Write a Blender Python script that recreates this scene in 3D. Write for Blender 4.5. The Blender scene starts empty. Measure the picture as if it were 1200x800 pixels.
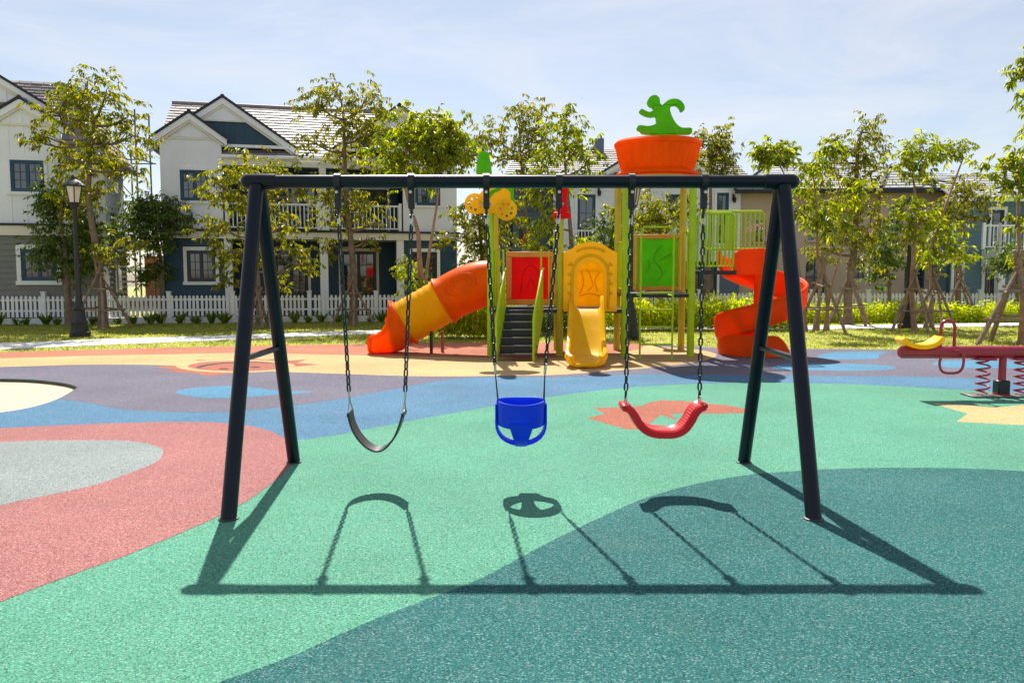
import bpy, bmesh, math, random
import numpy as np
from mathutils import Vector, Matrix
from mathutils.geometry import tessellate_polygon

random.seed(7); RNG = np.random.default_rng(11)
R = math.radians
scene = bpy.context.scene
COL = scene.collection

# ------------------------------------------------------------------ camera, sky, sun, exposure
CAM_H, FPX, PITCH = 1.5, 948.14, 0.0835
cam_data = bpy.data.cameras.new('camera'); cam = bpy.data.objects.new('camera', cam_data); COL.objects.link(cam)
cam.location = (0, 0, CAM_H); cam.rotation_euler = (math.pi/2 - PITCH, 0, 0)
cam_data.sensor_width = 36; cam_data.sensor_fit = 'HORIZONTAL'; cam_data.lens = FPX/1200*36
cam_data.clip_start = 0.05; cam_data.clip_end = 6000
scene.camera = cam

SUN_EL, SUN_AZ = R(48.6), R(8.4)          # the sun stands ahead of the camera, a little to the left
sun_dir = Vector((-math.sin(SUN_AZ)*math.cos(SUN_EL), math.cos(SUN_AZ)*math.cos(SUN_EL), math.sin(SUN_EL)))
sl = bpy.data.lights.new('sun', 'SUN'); sl.energy = 5.0; sl.angle = R(0.53); sl.color = (1.0, 0.95, 0.87)
so = bpy.data.objects.new('sun', sl); COL.objects.link(so)
so.rotation_euler = (-sun_dir).to_track_quat('-Z', 'Y').to_euler(); so.location = (-10, 40, 45)

world = bpy.data.worlds.new('World'); scene.world = world; world.use_nodes = True
wn, wl = world.node_tree.nodes, world.node_tree.links
bg = wn['Background']
sky = wn.new('ShaderNodeTexSky'); sky.sky_type = 'NISHITA'; sky.sun_disc = False
sky.sun_elevation = SUN_EL; sky.sun_rotation = -SUN_AZ
sky.air_density = 1.0; sky.dust_density = 0.5; sky.ozone_density = 2.0; sky.altitude = 100
# thin high cloud veils over the sky, the same all round
tc = wn.new('ShaderNodeTexCoord'); mp = wn.new('ShaderNodeMapping'); mp.inputs['Scale'].default_value = (1.4, 1.4, 6.0)
mp.inputs['Rotation'].default_value = (0.1, 0.25, 0.4)
nz = wn.new('ShaderNodeTexNoise'); nz.inputs['Scale'].default_value = 1.7; nz.inputs['Detail'].default_value = 7; nz.inputs['Roughness'].default_value = .58
nz.inputs['Distortion'].default_value = 0.6
rp = wn.new('ShaderNodeValToRGB'); rp.color_ramp.elements[0].position = .42; rp.color_ramp.elements[1].position = .74
rp.color_ramp.elements[0].color = (.30, .30, .30, 1); rp.color_ramp.elements[1].color = (.72, .72, .72, 1)
mx = wn.new('ShaderNodeMix'); mx.data_type = 'RGBA'
wl.new(tc.outputs['Generated'], mp.inputs['Vector']); wl.new(mp.outputs['Vector'], nz.inputs['Vector'])
wl.new(nz.outputs['Fac'], rp.inputs['Fac']); wl.new(rp.outputs['Color'], mx.inputs['Factor'])
wl.new(sky.outputs['Color'], mx.inputs['A']); mx.inputs['B'].default_value = (8.6, 8.5, 8.6, 1)
wl.new(mx.outputs['Result'], bg.inputs['Color']); bg.inputs['Strength'].default_value = 0.066

vs = scene.view_settings; vs.view_transform = 'Standard'; vs.look = 'None'; vs.exposure = 0.79; vs.gamma = 1; vs.use_curve_mapping = False
scene.cycles.max_bounces = 8; scene.cycles.diffuse_bounces = 4; scene.cycles.transparent_max_bounces = 8
scene.cycles.sample_clamp_indirect = 8

# ------------------------------------------------------------------ where a sight line of the photograph meets the place
CT, ST = math.cos(PITCH), math.sin(PITCH)
def ray(px, py):
    x, u = (px-600)/FPX, (400-py)/FPX
    return Vector((x, CT + u*ST, -ST + u*CT))
def G(px, py, z=0.0):
    d = ray(px, py); t = (z-CAM_H)/d.z
    return Vector((d.x*t, d.y*t, z))
def AT(px, py, Y):
    d = ray(px, py); t = Y/d.y
    return Vector((d.x*t, Y, CAM_H + d.z*t))

# ------------------------------------------------------------------ materials
def lin(r, g, b):
    f = lambda c: (c/12.92 if c <= .04045 else ((c+.055)/1.055)**2.4)
    return (f(r/255), f(g/255), f(b/255), 1)
MATS = {}
def mat(name, col, rough=.5, var=.12, vscale=6., bump=0., bscale=40., metal=0., spec=.5, coat=0., wear=None, sss=0.):
    m = bpy.data.materials.new(name); m.use_nodes = True; n, l = m.node_tree.nodes, m.node_tree.links
    p = n['Principled BSDF']; p.inputs['Roughness'].default_value = rough; p.inputs['Metallic'].default_value = metal
    p.inputs['Specular IOR Level'].default_value = spec; p.inputs['Coat Weight'].default_value = coat; p.inputs['Coat Roughness'].default_value = .08
    c = n.new('ShaderNodeTexCoord')
    t = n.new('ShaderNodeTexNoise'); t.inputs['Scale'].default_value = vscale; t.inputs['Detail'].default_value = 6
    l.new(c.outputs['Object'], t.inputs['Vector'])
    r = n.new('ShaderNodeValToRGB'); r.color_ramp.elements[0].position = .3; r.color_ramp.elements[1].position = .7
    a = Vector(col[:3])
    r.color_ramp.elements[0].color = (*(a*(1-var)), 1); r.color_ramp.elements[1].color = (*[min(1, q*(1+var)) for q in a], 1)
    l.new(t.outputs['Fac'], r.inputs['Fac']); out = r.outputs['Color']
    if wear:
        w = n.new('ShaderNodeTexNoise'); w.inputs['Scale'].default_value = wear[1]; w.inputs['Detail'].default_value = 8; w.inputs['Roughness'].default_value = .65
        l.new(c.outputs['Object'], w.inputs['Vector'])
        wr = n.new('ShaderNodeValToRGB'); wr.color_ramp.elements[0].position = wear[2]; wr.color_ramp.elements[1].position = wear[2]+.12
        l.new(w.outputs['Fac'], wr.inputs['Fac'])
        q = n.new('ShaderNodeMix'); q.data_type = 'RGBA'; q.inputs['B'].default_value = wear[0]
        l.new(wr.outputs['Color'], q.inputs['Factor']); l.new(out, q.inputs['A']); out = q.outputs['Result']
    l.new(out, p.inputs['Base Color'])
    rr = n.new('ShaderNodeMapRange'); rr.inputs['To Min'].default_value = max(.02, rough*.8); rr.inputs['To Max'].default_value = min(1, rough*1.25)
    l.new(t.outputs['Fac'], rr.inputs['Value']); l.new(rr.outputs['Result'], p.inputs['Roughness'])
    if bump:
        b = n.new('ShaderNodeBump'); b.inputs['Strength'].default_value = bump; b.inputs['Distance'].default_value = .01
        tb = n.new('ShaderNodeTexNoise'); tb.inputs['Scale'].default_value = bscale; tb.inputs['Detail'].default_value = 5
        l.new(c.outputs['Object'], tb.inputs['Vector']); l.new(tb.outputs['Fac'], b.inputs['Height']); l.new(b.outputs['Normal'], p.inputs['Normal'])
    MATS[name] = m; return m

def rubber(name, col):
    """granulated rubber paving: coloured crumbs, pale crumbs, faint large stains"""
    m = bpy.data.materials.new(name); m.use_nodes = True; n, l = m.node_tree.nodes, m.node_tree.links
    p = n['Principled BSDF']; p.inputs['Roughness'].default_value = .9; p.inputs['Specular IOR Level'].default_value = .08
    c = n.new('ShaderNodeTexCoord')
    v = n.new('ShaderNodeTexVoronoi'); v.inputs['Scale'].default_value = 175
    l.new(c.outputs['Object'], v.inputs['Vector'])
    v2 = n.new('ShaderNodeTexNoise'); v2.inputs['Scale'].default_value = 80; v2.inputs['Detail'].default_value = 3
    l.new(c.outputs['Object'], v2.inputs['Vector'])
    big = n.new('ShaderNodeTexNoise'); big.inputs['Scale'].default_value = .55; big.inputs['Detail'].default_value = 7; big.inputs['Roughness'].default_value = .6
    l.new(c.outputs['Object'], big.inputs['Vector'])
    sep = n.new('ShaderNodeSeparateColor'); l.new(v.outputs['Color'], sep.inputs['Color'])
    ramp = n.new('ShaderNodeValToRGB'); e = ramp.color_ramp.elements
    a = Vector(col[:3]); hi = a*.85 + Vector((.17, .17, .17))
    e[0].position = 0; e[0].color = (*(a*.38), 1); e[1].position = 1; e[1].color = (*hi, 1)
    for pos, cc in ((.25, a*.8), (.6, a), (.84, a*1.15)):
        k = e.new(pos); k.color = (*cc, 1)
    l.new(sep.outputs['Red'], ramp.inputs['Fac'])
    mul = n.new('ShaderNodeMix'); mul.data_type = 'RGBA'; mul.blend_type = 'MULTIPLY'; mul.inputs['Factor'].default_value = 1
    r2 = n.new('ShaderNodeMapRange'); r2.inputs['From Min'].default_value = .3; r2.inputs['From Max'].default_value = .7
    r2.inputs['To Min'].default_value = .72; r2.inputs['To Max'].default_value = 1.22; l.new(v2.outputs['Fac'], r2.inputs['Value'])
    r3 = n.new('ShaderNodeMapRange'); r3.inputs['From Min'].default_value = .3; r3.inputs['From Max'].default_value = .7
    r3.inputs['To Min'].default_value = .84; r3.inputs['To Max'].default_value = 1.12; l.new(big.outputs['Fac'], r3.inputs['Value'])
    mm = n.new('ShaderNodeMath'); mm.operation = 'MULTIPLY'; l.new(r2.outputs['Result'], mm.inputs[0]); l.new(r3.outputs['Result'], mm.inputs[1])
    l.new(ramp.outputs['Color'], mul.inputs['A']); l.new(mm.outputs[0], mul.inputs['B'])
    dn = n.new('ShaderNodeTexNoise'); dn.inputs['Scale'].default_value = 1.3; dn.inputs['Detail'].default_value = 9; dn.inputs['Roughness'].default_value = .68; dn.inputs['Distortion'].default_value = .5
    l.new(c.outputs['Object'], dn.inputs['Vector']); dr = n.new('ShaderNodeMapRange'); dr.inputs['From Min'].default_value = .52; dr.inputs['From Max'].default_value = .72
    dr.inputs['To Max'].default_value = .22; l.new(dn.outputs['Fac'], dr.inputs['Value'])
    du = n.new('ShaderNodeMix'); du.data_type = 'RGBA'; du.inputs['B'].default_value = (*(a*.55+Vector((.10, .095, .08))), 1)      # dusty, scuffed patches
    l.new(dr.outputs['Result'], du.inputs['Factor']); l.new(mul.outputs['Result'], du.inputs['A']); l.new(du.outputs['Result'], p.inputs['Base Color'])
    b = n.new('ShaderNodeBump'); b.inputs['Strength'].default_value = .55; b.inputs['Distance'].default_value = .004
    l.new(v.outputs['Distance'], b.inputs['Height']); l.new(b.outputs['Normal'], p.inputs['Normal'])
    MATS[name] = m; return m

def leafmat(name, c1, c2, c3, trans=.45):
    m = bpy.data.materials.new(name); m.use_nodes = True; n, l = m.node_tree.nodes, m.node_tree.links
    p = n['Principled BSDF']; p.inputs['Roughness'].default_value = .42; p.inputs['Specular IOR Level'].default_value = .4
    g = n.new('ShaderNodeNewGeometry'); r = n.new('ShaderNodeValToRGB'); e = r.color_ramp.elements
    e[0].color = (*c1, 1); e[1].color = (*c3, 1); k = e.new(.55); k.color = (*c2, 1)
    l.new(g.outputs['Random Per Island'], r.inputs['Fac']); l.new(r.outputs['Color'], p.inputs['Base Color'])
    t = n.new('ShaderNodeBsdfTranslucent'); s = n.new('ShaderNodeMixShader'); s.inputs['Fac'].default_value = trans
    hs = n.new('ShaderNodeHueSaturation'); hs.inputs['Value'].default_value = 1.7; hs.inputs['Saturation'].default_value = 1.08
    l.new(r.outputs['Color'], hs.inputs['Color']); l.new(hs.outputs['Color'], t.inputs['Color'])
    l.new(p.outputs['BSDF'], s.inputs[1]); l.new(t.outputs['BSDF'], s.inputs[2]); l.new(s.outputs['Shader'], n['Material Output'].inputs['Surface'])
    MATS[name] = m; return m

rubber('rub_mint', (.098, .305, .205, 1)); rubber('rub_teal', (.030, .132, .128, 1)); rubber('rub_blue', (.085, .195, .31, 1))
rubber('rub_purple', (.15, .14, .185, 1)); rubber('rub_cream', (.54, .38, .18, 1)); rubber('rub_salmon', (.45, .17, .10, 1))
rubber('rub_pink', (.35, .145, .135, 1)); rubber('rub_grey', (.25, .285, .28, 1)); rubber('rub_sky', (.085, .235, .37, 1)); rubber('rub_coral', (.37, .125, .08, 1)); rubber('rub_dark', (.05, .05, .05, 1))
mat('soil', (.16, .11, .07, 1), .95, .3, 3, .5, 30); mat('sand', (.50, .40, .28, 1), .95, .12, 5, .6, 45)
mat('lawn', (.28, .285, .05, 1), .95, .32, 1.3, .8, 60, wear=((.20, .23, .04, 1), .7, .55)); mat('concrete', (.70, .69, .66, 1), .85, .08, 2, .2, 60)
mat('pit_wall', (.30, .17, .10, 1), .9, .4, 8, .5, 40)
mat('frame_paint', (.003, .007, .016, 1), .30, .25, 5, .04, 160, spec=.26, coat=.06, wear=((.01, .012, .016, 1), 9, .68))
mat('black_metal', (.012, .012, .014, 1), .4, .2, 30, .1, 120); mat('chain', (.012, .03, .032, 1), .4, .3, 60, metal=.3)
mat('zinc', (.55, .55, .54, 1), .35, .15, 60, metal=1.); mat('rubber_black', (.03, .03, .032, 1), .5, .2, 30, .1, 90)
mat('plastic_blue', (.002, .06, .85, 1), .42, .1, 9, .05, 60, spec=.25, wear=((.01, .08, .8, 1), 18, .62)); mat('plastic_red', (.80, .008, .02, 1), .34, .08, 8, .04, 70)
mat('plastic_orange', (.97, .175, .001, 1), .42, .1, 3, .05, 25, spec=.12); mat('plastic_redorange', (.95, .10, .003, 1), .42, .1, 3, .05, 25, spec=.12)
mat('plastic_amber', (.97, .55, .001, 1), .42, .09, 3, .05, 25, spec=.12); mat('plastic_yellow', (.97, .60, .002, 1), .36, .08, 4, .04, 25, spec=.3)
mat('plastic_green', (.14, .60, .003, 1), .42, .12, 4, .04, 30, spec=.22); mat('plastic_panelred', (.85, .008, .014, 1), .42, .08, 5, .04, 30, spec=.12)
mat('plastic_tan', (.70, .28, .035, 1), .42, .1, 5); mat('post_green', (.42, .58, .006, 1), .36, .1, 4, spec=.3, wear=((.2, .3, .03, 1), 14, .68))
mat('post_olive', (.52, .46, .008, 1), .34, .1, 4); mat('step_metal', (.02, .02, .022, 1), .42, .3, 20, .2, 80); mat('stair_side', (.40, .55, .006, 1), .42, .1, 5)
mat('crimson', (.34, .008, .03, 1), .3, .12, 8, .03, 60, coat=.3); mat('lamp_metal', (.016, .015, .017, 1), .5, .3, 12, .15, 50)
mat('lamp_glass', (.62, .55, .48, 1), .2, .1, 10); mat('white_paint', (.86, .86, .86, 1), .5, .05, 4, wear=((.62, .62, .60, 1), 3, .68))
mat('white_wall', (.84, .85, .92, 1), .65, .04, 1.2, .1, 40); mat('cream_trim', (.80, .74, .64, 1), .6, .04, 2); mat('navy', (.013, .058, .10, 1), .5, .15, 2, .1, 40)
mat('navy_door', (.02, .035, .06, 1), .4, .1, 4); mat('blue_frame', (.012, .07, .14, 1), .4, .1, 4); mat('grey_siding', (.20, .20, .185, 1), .6, .08, 2, .1, 40)
mat('greyblue', (.12, .16, .21, 1), .6, .08, 2); mat('beige', (.56, .43, .32, 1), .75, .07, .8, .2, 50); mat('teal_siding', (.13, .235, .285, 1), .6, .08, 2, .1, 40)
mat('green_door', (.01, .05, .05, 1), .4, .1, 4); mat('roof_edge', (.02, .022, .032, 1), .6, .2, 8); mat('brick_red', (.32, .11, .07, 1), .9, .25, 3, .4, 30)
mat('steel_pole', (.16, .15, .14, 1), .5, .3, 9, metal=.6); mat('interior', (.03, .028, .026, 1), .9, .5, 1.2)
mat('bamboo', (.26, .18, .125, 1), .8, .3, 9, .4, 60); mat('bark', (.20, .14, .095, 1), .9, .35, 7, .8, 30); mat('bark_pale', (.34, .20, .13, 1), .85, .3, 6, .6, 30)
mat('orange_machine', (.7, .2, .02, 1), .5)
g = mat('glass', (.018, .022, .028, 1), .04, .1, 2, spec=1.0); g.node_tree.nodes['Principled BSDF'].inputs['IOR'].default_value = 1.65

def shell(name, t):
    """thin moulded polyethylene lets part of the sunlight through"""
    m = MATS[name]; n, l = m.node_tree.nodes, m.node_tree.links; p = n['Principled BSDF']
    tr = n.new('ShaderNodeBsdfTranslucent'); s = n.new('ShaderNodeMixShader'); s.inputs['Fac'].default_value = t
    l.new(p.inputs['Base Color'].links[0].from_socket, tr.inputs['Color']); l.new(p.outputs['BSDF'], s.inputs[1]); l.new(tr.outputs['BSDF'], s.inputs[2])
    l.new(s.outputs['Shader'], n['Material Output'].inputs['Surface'])
for nm, t in (('plastic_orange', .48), ('plastic_redorange', .38), ('plastic_amber', .42), ('plastic_yellow', .34), ('plastic_green', .3), ('plastic_panelred', .3), ('plastic_blue', .15), ('plastic_red', .12)): shell(nm, t)

def tilemat(name, col, var):
    m = mat(name, col, .62, .16, 2.5, .15, 40, spec=.3)
    n, l = m.node_tree.nodes, m.node_tree.links; p = n['Principled BSDF']
    gm = n.new('ShaderNodeNewGeometry'); rr = n.new('ShaderNodeMapRange'); rr.inputs['To Min'].default_value = 1-var; rr.inputs['To Max'].default_value = 1+var
    l.new(gm.outputs['Random Per Island'], rr.inputs['Value'])
    q = n.new('ShaderNodeMix'); q.data_type = 'RGBA'; q.blend_type = 'MULTIPLY'; q.inputs['Factor'].default_value = 1
    src = p.inputs['Base Color'].links[0].from_socket
    l.new(src, q.inputs['A']); l.new(rr.outputs['Result'], q.inputs['B']); l.new(q.outputs['Result'], p.inputs['Base Color'])
tilemat('roof_tile', (.27, .235, .23, 1), .2); tilemat('roof_grey', (.46, .46, .48, 1), .22)
leafmat('leaf_gold', (.07, .105, .012), (.19, .20, .016), (.37, .31, .02), .53); leafmat('leaf_lime', (.075, .115, .012), (.23, .275, .018), (.46, .45, .03), .53)
leafmat('leaf_dark', (.035, .07, .012), (.085, .145, .02), (.24, .27, .035), .42); leafmat('leaf_olive', (.08, .10, .014), (.19, .195, .02), (.36, .31, .035), .5)
leafmat('leaf_hedge', (.20, .28, .015), (.40, .46, .025), (.58, .55, .04), .52); leafmat('leaf_strap', (.07, .14, .015), (.16, .24, .025), (.30, .35, .04), .45)
leafmat('grass_blade', (.19, .225, .03), (.31, .33, .05), (.42, .40, .085), .58); leafmat('petal', (.25, .06, .22), (.36, .10, .33), (.45, .18, .40), .4)

# ------------------------------------------------------------------ mesh helpers
BASE = {}
class MB:
    def __init__(s, xf=None): s.v, s.f, s.xf = [], [], xf
    def add(s, vs, fs):
        n = len(s.v); xf = s.xf
        s.v += [tuple(xf(*p)) if xf else tuple(p) for p in vs]; s.f += [tuple(i+n for i in f) for f in fs]; return s
    def box(s, x0, x1, y0, y1, z0, z1):
        return s.add([(x, y, z) for z in (z0, z1) for y in (y0, y1) for x in (x0, x1)],
                     [(0, 2, 3, 1), (4, 5, 7, 6), (0, 1, 5, 4), (2, 6, 7, 3), (0, 4, 6, 2), (1, 3, 7, 5)])
    def cbox(s, x0, x1, y0, y1, z0, z1, b=.01):
        c = [(x0+x1)/2, (y0+y1)/2, (z0+z1)/2]; h = [abs(x1-x0)/2, abs(y1-y0)/2, abs(z1-z0)/2]; b = min(b, min(h)*.9)
        idx, vs = {}, []
        for sx in (-1, 1):
            for sy in (-1, 1):
                for sz in (-1, 1):
                    for k in range(3):
                        q = [h[0]-b, h[1]-b, h[2]-b]; q[k] = h[k]
                        idx[sx, sy, sz, k] = len(vs); vs.append((c[0]+sx*q[0], c[1]+sy*q[1], c[2]+sz*q[2]))
        fs = []
        for k in range(3):
            o = [i for i in range(3) if i != k]
            for sg in (-1, 1):
                f = []
                for a, bb in ((-1, -1), (1, -1), (1, 1), (-1, 1)):
                    t = [0, 0, 0]; t[k] = sg; t[o[0]] = a; t[o[1]] = bb; f.append(idx[(*t, k)])
                fs.append(f)
            for a in (-1, 1):
                for bb in (-1, 1):
                    t0 = [0, 0, 0]; t0[o[0]] = a; t0[o[1]] = bb; t1 = list(t0); t0[k] = -1; t1[k] = 1
                    fs.append([idx[(*t0, o[0])], idx[(*t1, o[0])], idx[(*t1, o[1])], idx[(*t0, o[1])]])
        for sx in (-1, 1):
            for sy in (-1, 1):
                for sz in (-1, 1): fs.append([idx[sx, sy, sz, k] for k in range(3)])
        return s.add(vs, fs)
    def tube(s, path, r, n=10, caps=True, closed=False):
        P = [Vector(p) for p in path]; m = len(P); rs = r if isinstance(r, (list, tuple)) else [r]*m
        if closed: T = [(P[(i+1) % m]-P[i-1]).normalized() for i in range(m)]
        else: T = [(P[min(i+1, m-1)]-P[max(i-1, 0)]).normalized() for i in range(m)]
        up = Vector((0, 0, 1)) if abs(T[0].z) < .9 else Vector((0, 1, 0))
        nx = T[0].cross(up).normalized(); vs = []
        for i in range(m):
            nx = (nx - T[i]*nx.dot(T[i])).normalized(); ny = T[i].cross(nx)
            for k in range(n):
                a = 2*math.pi*k/n; vs.append(P[i] + (nx*math.cos(a)+ny*math.sin(a))*rs[i])
        fs = []
        for i in range(m if closed else m-1):
            for k in range(n):
                a, b = i*n, ((i+1) % m)*n; fs.append((a+k, a+(k+1) % n, b+(k+1) % n, b+k))
        if caps and not closed: fs += [tuple(range(n))[::-1], tuple(range((m-1)*n, m*n))]
        return s.add(vs, fs)
    def lathe(s, prof, c=(0, 0, 0), n=24, fn=None, ax=None):
        """prof: (radius, height); ax: a Matrix that turns z into another axis; fn(angle, i) scales the radius"""
        vs = []; c = Vector(c)
        for i, (r, z) in enumerate(prof):
            for k in range(n):
                a = 2*math.pi*k/n; q = r*(fn(a, i) if fn else 1); v = Vector((q*math.cos(a), q*math.sin(a), z))
                vs.append(c + (ax @ v if ax else v))
        fs = [(i*n+k, i*n+(k+1) % n, (i+1)*n+(k+1) % n, (i+1)*n+k) for i in range(len(prof)-1) for k in range(n)]
        fs += [tuple(range(n))[::-1], tuple(range((len(prof)-1)*n, len(prof)*n))]
        return s.add(vs, fs)
    def prism(s, outline, fn, d0, d1, inset=0., holes=()):
        """an outline (a, b) and its holes, drawn out from d0 to d1 along the third coordinate of fn(a, b, d)"""
        loops = [list(outline)] + [list(h) for h in holes]
        tri = tessellate_polygon([[Vector((a, b, 0)) for a, b in lp] for lp in loops])
        flat = [p for lp in loops for p in lp]; n = len(flat)
        if inset:
            ca = sum(p[0] for p in outline)/len(outline); small = []
            m = len(outline); area = sum(outline[i][0]*outline[(i+1) % m][1]-outline[(i+1) % m][0]*outline[i][1] for i in range(m)); sg = 1 if area > 0 else -1
            for i in range(m):
                e = Vector(outline[(i+1) % m])-Vector(outline[i-1]); e.normalize(); nn = Vector((-e.y, e.x))*sg
                small.append((outline[i][0]+nn.x*inset, outline[i][1]+nn.y*inset))
            rings = [(small, d0), (list(outline), d0+(inset if d1 > d0 else -inset)), (list(outline), d1-(inset if d1 > d0 else -inset)), (small, d1)]
            vs = [fn(a, b, d) for rg, d in rings for a, b in rg]
            fs = [tuple(t) for t in tri] + [tuple(3*m+i for i in t[::-1]) for t in tri]
            for k in range(3): fs += [(k*m+i, k*m+(i+1) % m, (k+1)*m+(i+1) % m, (k+1)*m+i) for i in range(m)]
            return s.add(vs, fs)
        vs = [fn(a, b, d0) for a, b in flat] + [fn(a, b, d1) for a, b in flat]
        fs = [tuple(t) for t in tri] + [tuple(i+n for i in t[::-1]) for t in tri]; o = 0
        for lp in loops:
            m = len(lp); fs += [(o+i, o+(i+1) % m, n+o+(i+1) % m, n+o+i) for i in range(m)]; o += m
        return s.add(vs, fs)
    def mesh(s, name, mt, base=(0, 0, 0), fix=True):
        b = Vector(base); me = bpy.data.meshes.new(name)
        me.from_pydata([(x-b.x, y-b.y, z-b.z) for x, y, z in s.v], [], s.f)
        if fix:
            bm = bmesh.new(); bm.from_mesh(me); bmesh.ops.recalc_face_normals(bm, faces=bm.faces); bm.to_mesh(me); bm.free()
        me.polygons.foreach_set('use_smooth', [True]*len(me.polygons)); me.set_sharp_from_angle(angle=R(38))
        me.materials.append(MATS[mt] if isinstance(mt, str) else mt); me.update(); return me

def link(name, data, parent=None, loc=None):
    o = bpy.data.objects.new(name, data); COL.objects.link(o); bp = BASE.get(parent.name, Vector()) if parent else Vector()
    if loc is not None: o.location = Vector(loc)-bp
    if parent: o.parent = parent
    BASE[o.name] = Vector(loc) if loc is not None else bp.copy()
    return o
def tag(o, label=None, cat=None, group=None, kind=None):
    for k, v in (('label', label), ('category', cat), ('group', group), ('kind', kind)):
        if v: o[k] = v
    return o
def thing(name, loc, label, cat, group=None):
    return tag(link(name, None, None, loc), label, cat, group)
def part(name, mb, mt, parent=None, fix=True):
    return link(name, mb.mesh(name, mt, BASE[parent.name] if parent else (0, 0, 0), fix), parent)
def inst(name, me, parent, loc, rot=None):
    o = link(name, me, parent, loc)
    if rot is not None: o.rotation_euler = rot
    # sub-parts hang off the world offset of their own piece
    return o
def struct(o, label=None): return tag(o, label, None, None, 'structure')
def spline(P, k=8, closed=False):
    P = [Vector(p) for p in P]; n = len(P); out = []
    for i in range(n if closed else n-1):
        g_ = (lambda j: P[j % n]) if closed else (lambda j: P[max(0, min(n-1, j))])
        a, b, c, d = g_(i-1), g_(i), g_(i+1), g_(i+2)
        for q in range(k):
            t = q/k; out.append(.5*((2*b)+(c-a)*t+(2*a-5*b+4*c-d)*t*t+(3*b-a-3*c+d)*t**3))
    if not closed: out.append(P[-1])
    return out
def gs(pts, k=6, closed=False):
    return [(p.x, p.y) for p in spline([Vector((*G(*q).xy, 0)) for q in pts], k, closed)]
def gp(pts): return [tuple(G(*q).xy) for q in pts]
XY = lambda a, b, d: (a, b, d)
XZ = lambda a, b, d: (a, d, b)
YZ = lambda a, b, d: (d, a, b)

# ------------------------------------------------------------------ the ground
struct(part('ground', MB().add([(-2500, -2500, -.3), (2500, -2500, -.3), (2500, 2500, -.3), (-2500, 2500, -.3)], [(0, 1, 2, 3)]), 'soil'), 'bare earth reaching to the horizon')
PIT_FAR = [(-160, 446), (-60, 443), (0, 443.6), (42, 445), (76, 449), (91, 453.5)]
PIT_NEAR = [(91, 453.5), (82, 459.5), (68, 467), (42, 475.6), (0, 483), (-80, 489), (-160, 486)]
pit_far, pit_near = gs(PIT_FAR), gs(PIT_NEAR)
pit = pit_far[:-1] + pit_near[:-1] + [tuple(G(-190, 466).xy)]
lawn_hole = pit
def sheet(name, outline, z, mt, label, holes=(), depth=0.0):
    mb = MB()
    if 0 < z < .03: z *= .16; depth = z+.002
    if name in ('pink_paving', 'grey_paving', 'dark_teal_paving', 'salmon_fish_paving', 'blue_fish_paving'):      # trowelled, slightly ragged edges
        o2 = []
        for a, b in zip(outline, outline[1:]+outline[:1]):
            L_ = math.hypot(b[0]-a[0], b[1]-a[1]); near = 1 < min(a[1], b[1]) and max(a[1], b[1]) < 12 and abs(a[0]) < 7; m_ = min(40, max(1, int(L_/.035))) if near else 1
            for q in range(m_): j_ = .0035 if near else 0; o2.append((a[0]+(b[0]-a[0])*q/m_+random.uniform(-j_, j_), a[1]+(b[1]-a[1])*q/m_+random.uniform(-j_, j_)*1.6))
        outline = o2
    if depth: mb.prism(outline, XY, z-depth, z, holes=holes)
    else:
        tri = tessellate_polygon([[Vector((a, b, 0)) for a, b in lp] for lp in [outline, *holes]])
        mb.add([(a, b, z) for lp in [outline, *holes] for a, b in lp], [tuple(t) for t in tri])
    o = part(name, mb, mt)
    for p in o.data.polygons: p.use_smooth = False
    return struct(o, label)
sheet('lawn', [(-90, -12), (90, -12), (90, 95), (-90, 95)], -.02, 'lawn', 'short sunlit lawn around the playground', [pit])
rub_edge = gs([(-500, 428), (-250, 420), (0, 413), (100, 410), (200, 407.3), (300, 405.2), (430, 403), (560, 401.5), (660, 401), (740, 402), (850, 407.5), (1000, 409), (1100, 410.3), (1200, 412), (1500, 418)], 8)
sheet('rubber_paving', [(-9, -8)] + rub_edge + [(14, -8)], 0, 'rub_mint', 'mint green rubber crumb paving', [pit], .04)
blue_low = gs([(-400, 520), (-200, 507), (0, 502), (100, 497.5), (200, 495), (270, 497), (335, 514), (385, 510.5), (440, 500.5), (520, 485.5), (600, 472), (670, 461), (740, 453.5), (820, 449.3), (900, 448.3), (1000, 450), (1100, 455), (1200, 462), (1500, 492)])
blue_up = gs([(68, 467), (100, 471.5), (150, 480), (220, 482.6), (270, 482), (330, 476.5), (400, 467), (460, 456), (512, 446.5), (552, 442.5), (600, 441.5), (640, 442.3), (700, 440), (760, 438.3), (840, 439.5), (1000, 440.3), (1100, 442), (1200, 447), (1500, 466)])
near_b = [q for q in pit_near if q[1] <= blue_up[0][1]+1e-6]; near_t = [q for q in pit_near if q[1] > blue_up[0][1]+1e-6]
sheet('blue_paving', blue_low[::-1] + [tuple(G(-400, 489).xy), tuple(G(-170, 489).xy)] + near_b[::-1] + blue_up, .004, 'rub_blue', 'curving band of blue rubber paving')
cream_low = gs([(-400, 440), (-150, 434), (0, 430), (100, 427.3), (190, 427.8), (260, 432), (330, 435.5), (400, 438), (460, 440), (520, 441), (604, 440), (640, 439.6), (680, 437.3), (760, 431), (812, 425), (838, 418), (836, 413.5), (815, 409.5), (770, 406)])
right_edge = [q for q in rub_edge if q[0] > G(760, 402.5).x]
sheet('purple_paving', blue_up[::-1] + near_t[::-1][:-1] + pit_far[::-1] + [tuple(G(-400, 450).xy)] + cream_low + right_edge, .008, 'rub_purple', 'purple grey rubber paving round the play tower')
left_edge = [q for q in rub_edge if q[0] <= G(770, 402.5).x]
sheet('cream_paving', cream_low + left_edge[::-1], .012, 'rub_cream', 'pale yellow rubber paving under the play tower')
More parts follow.
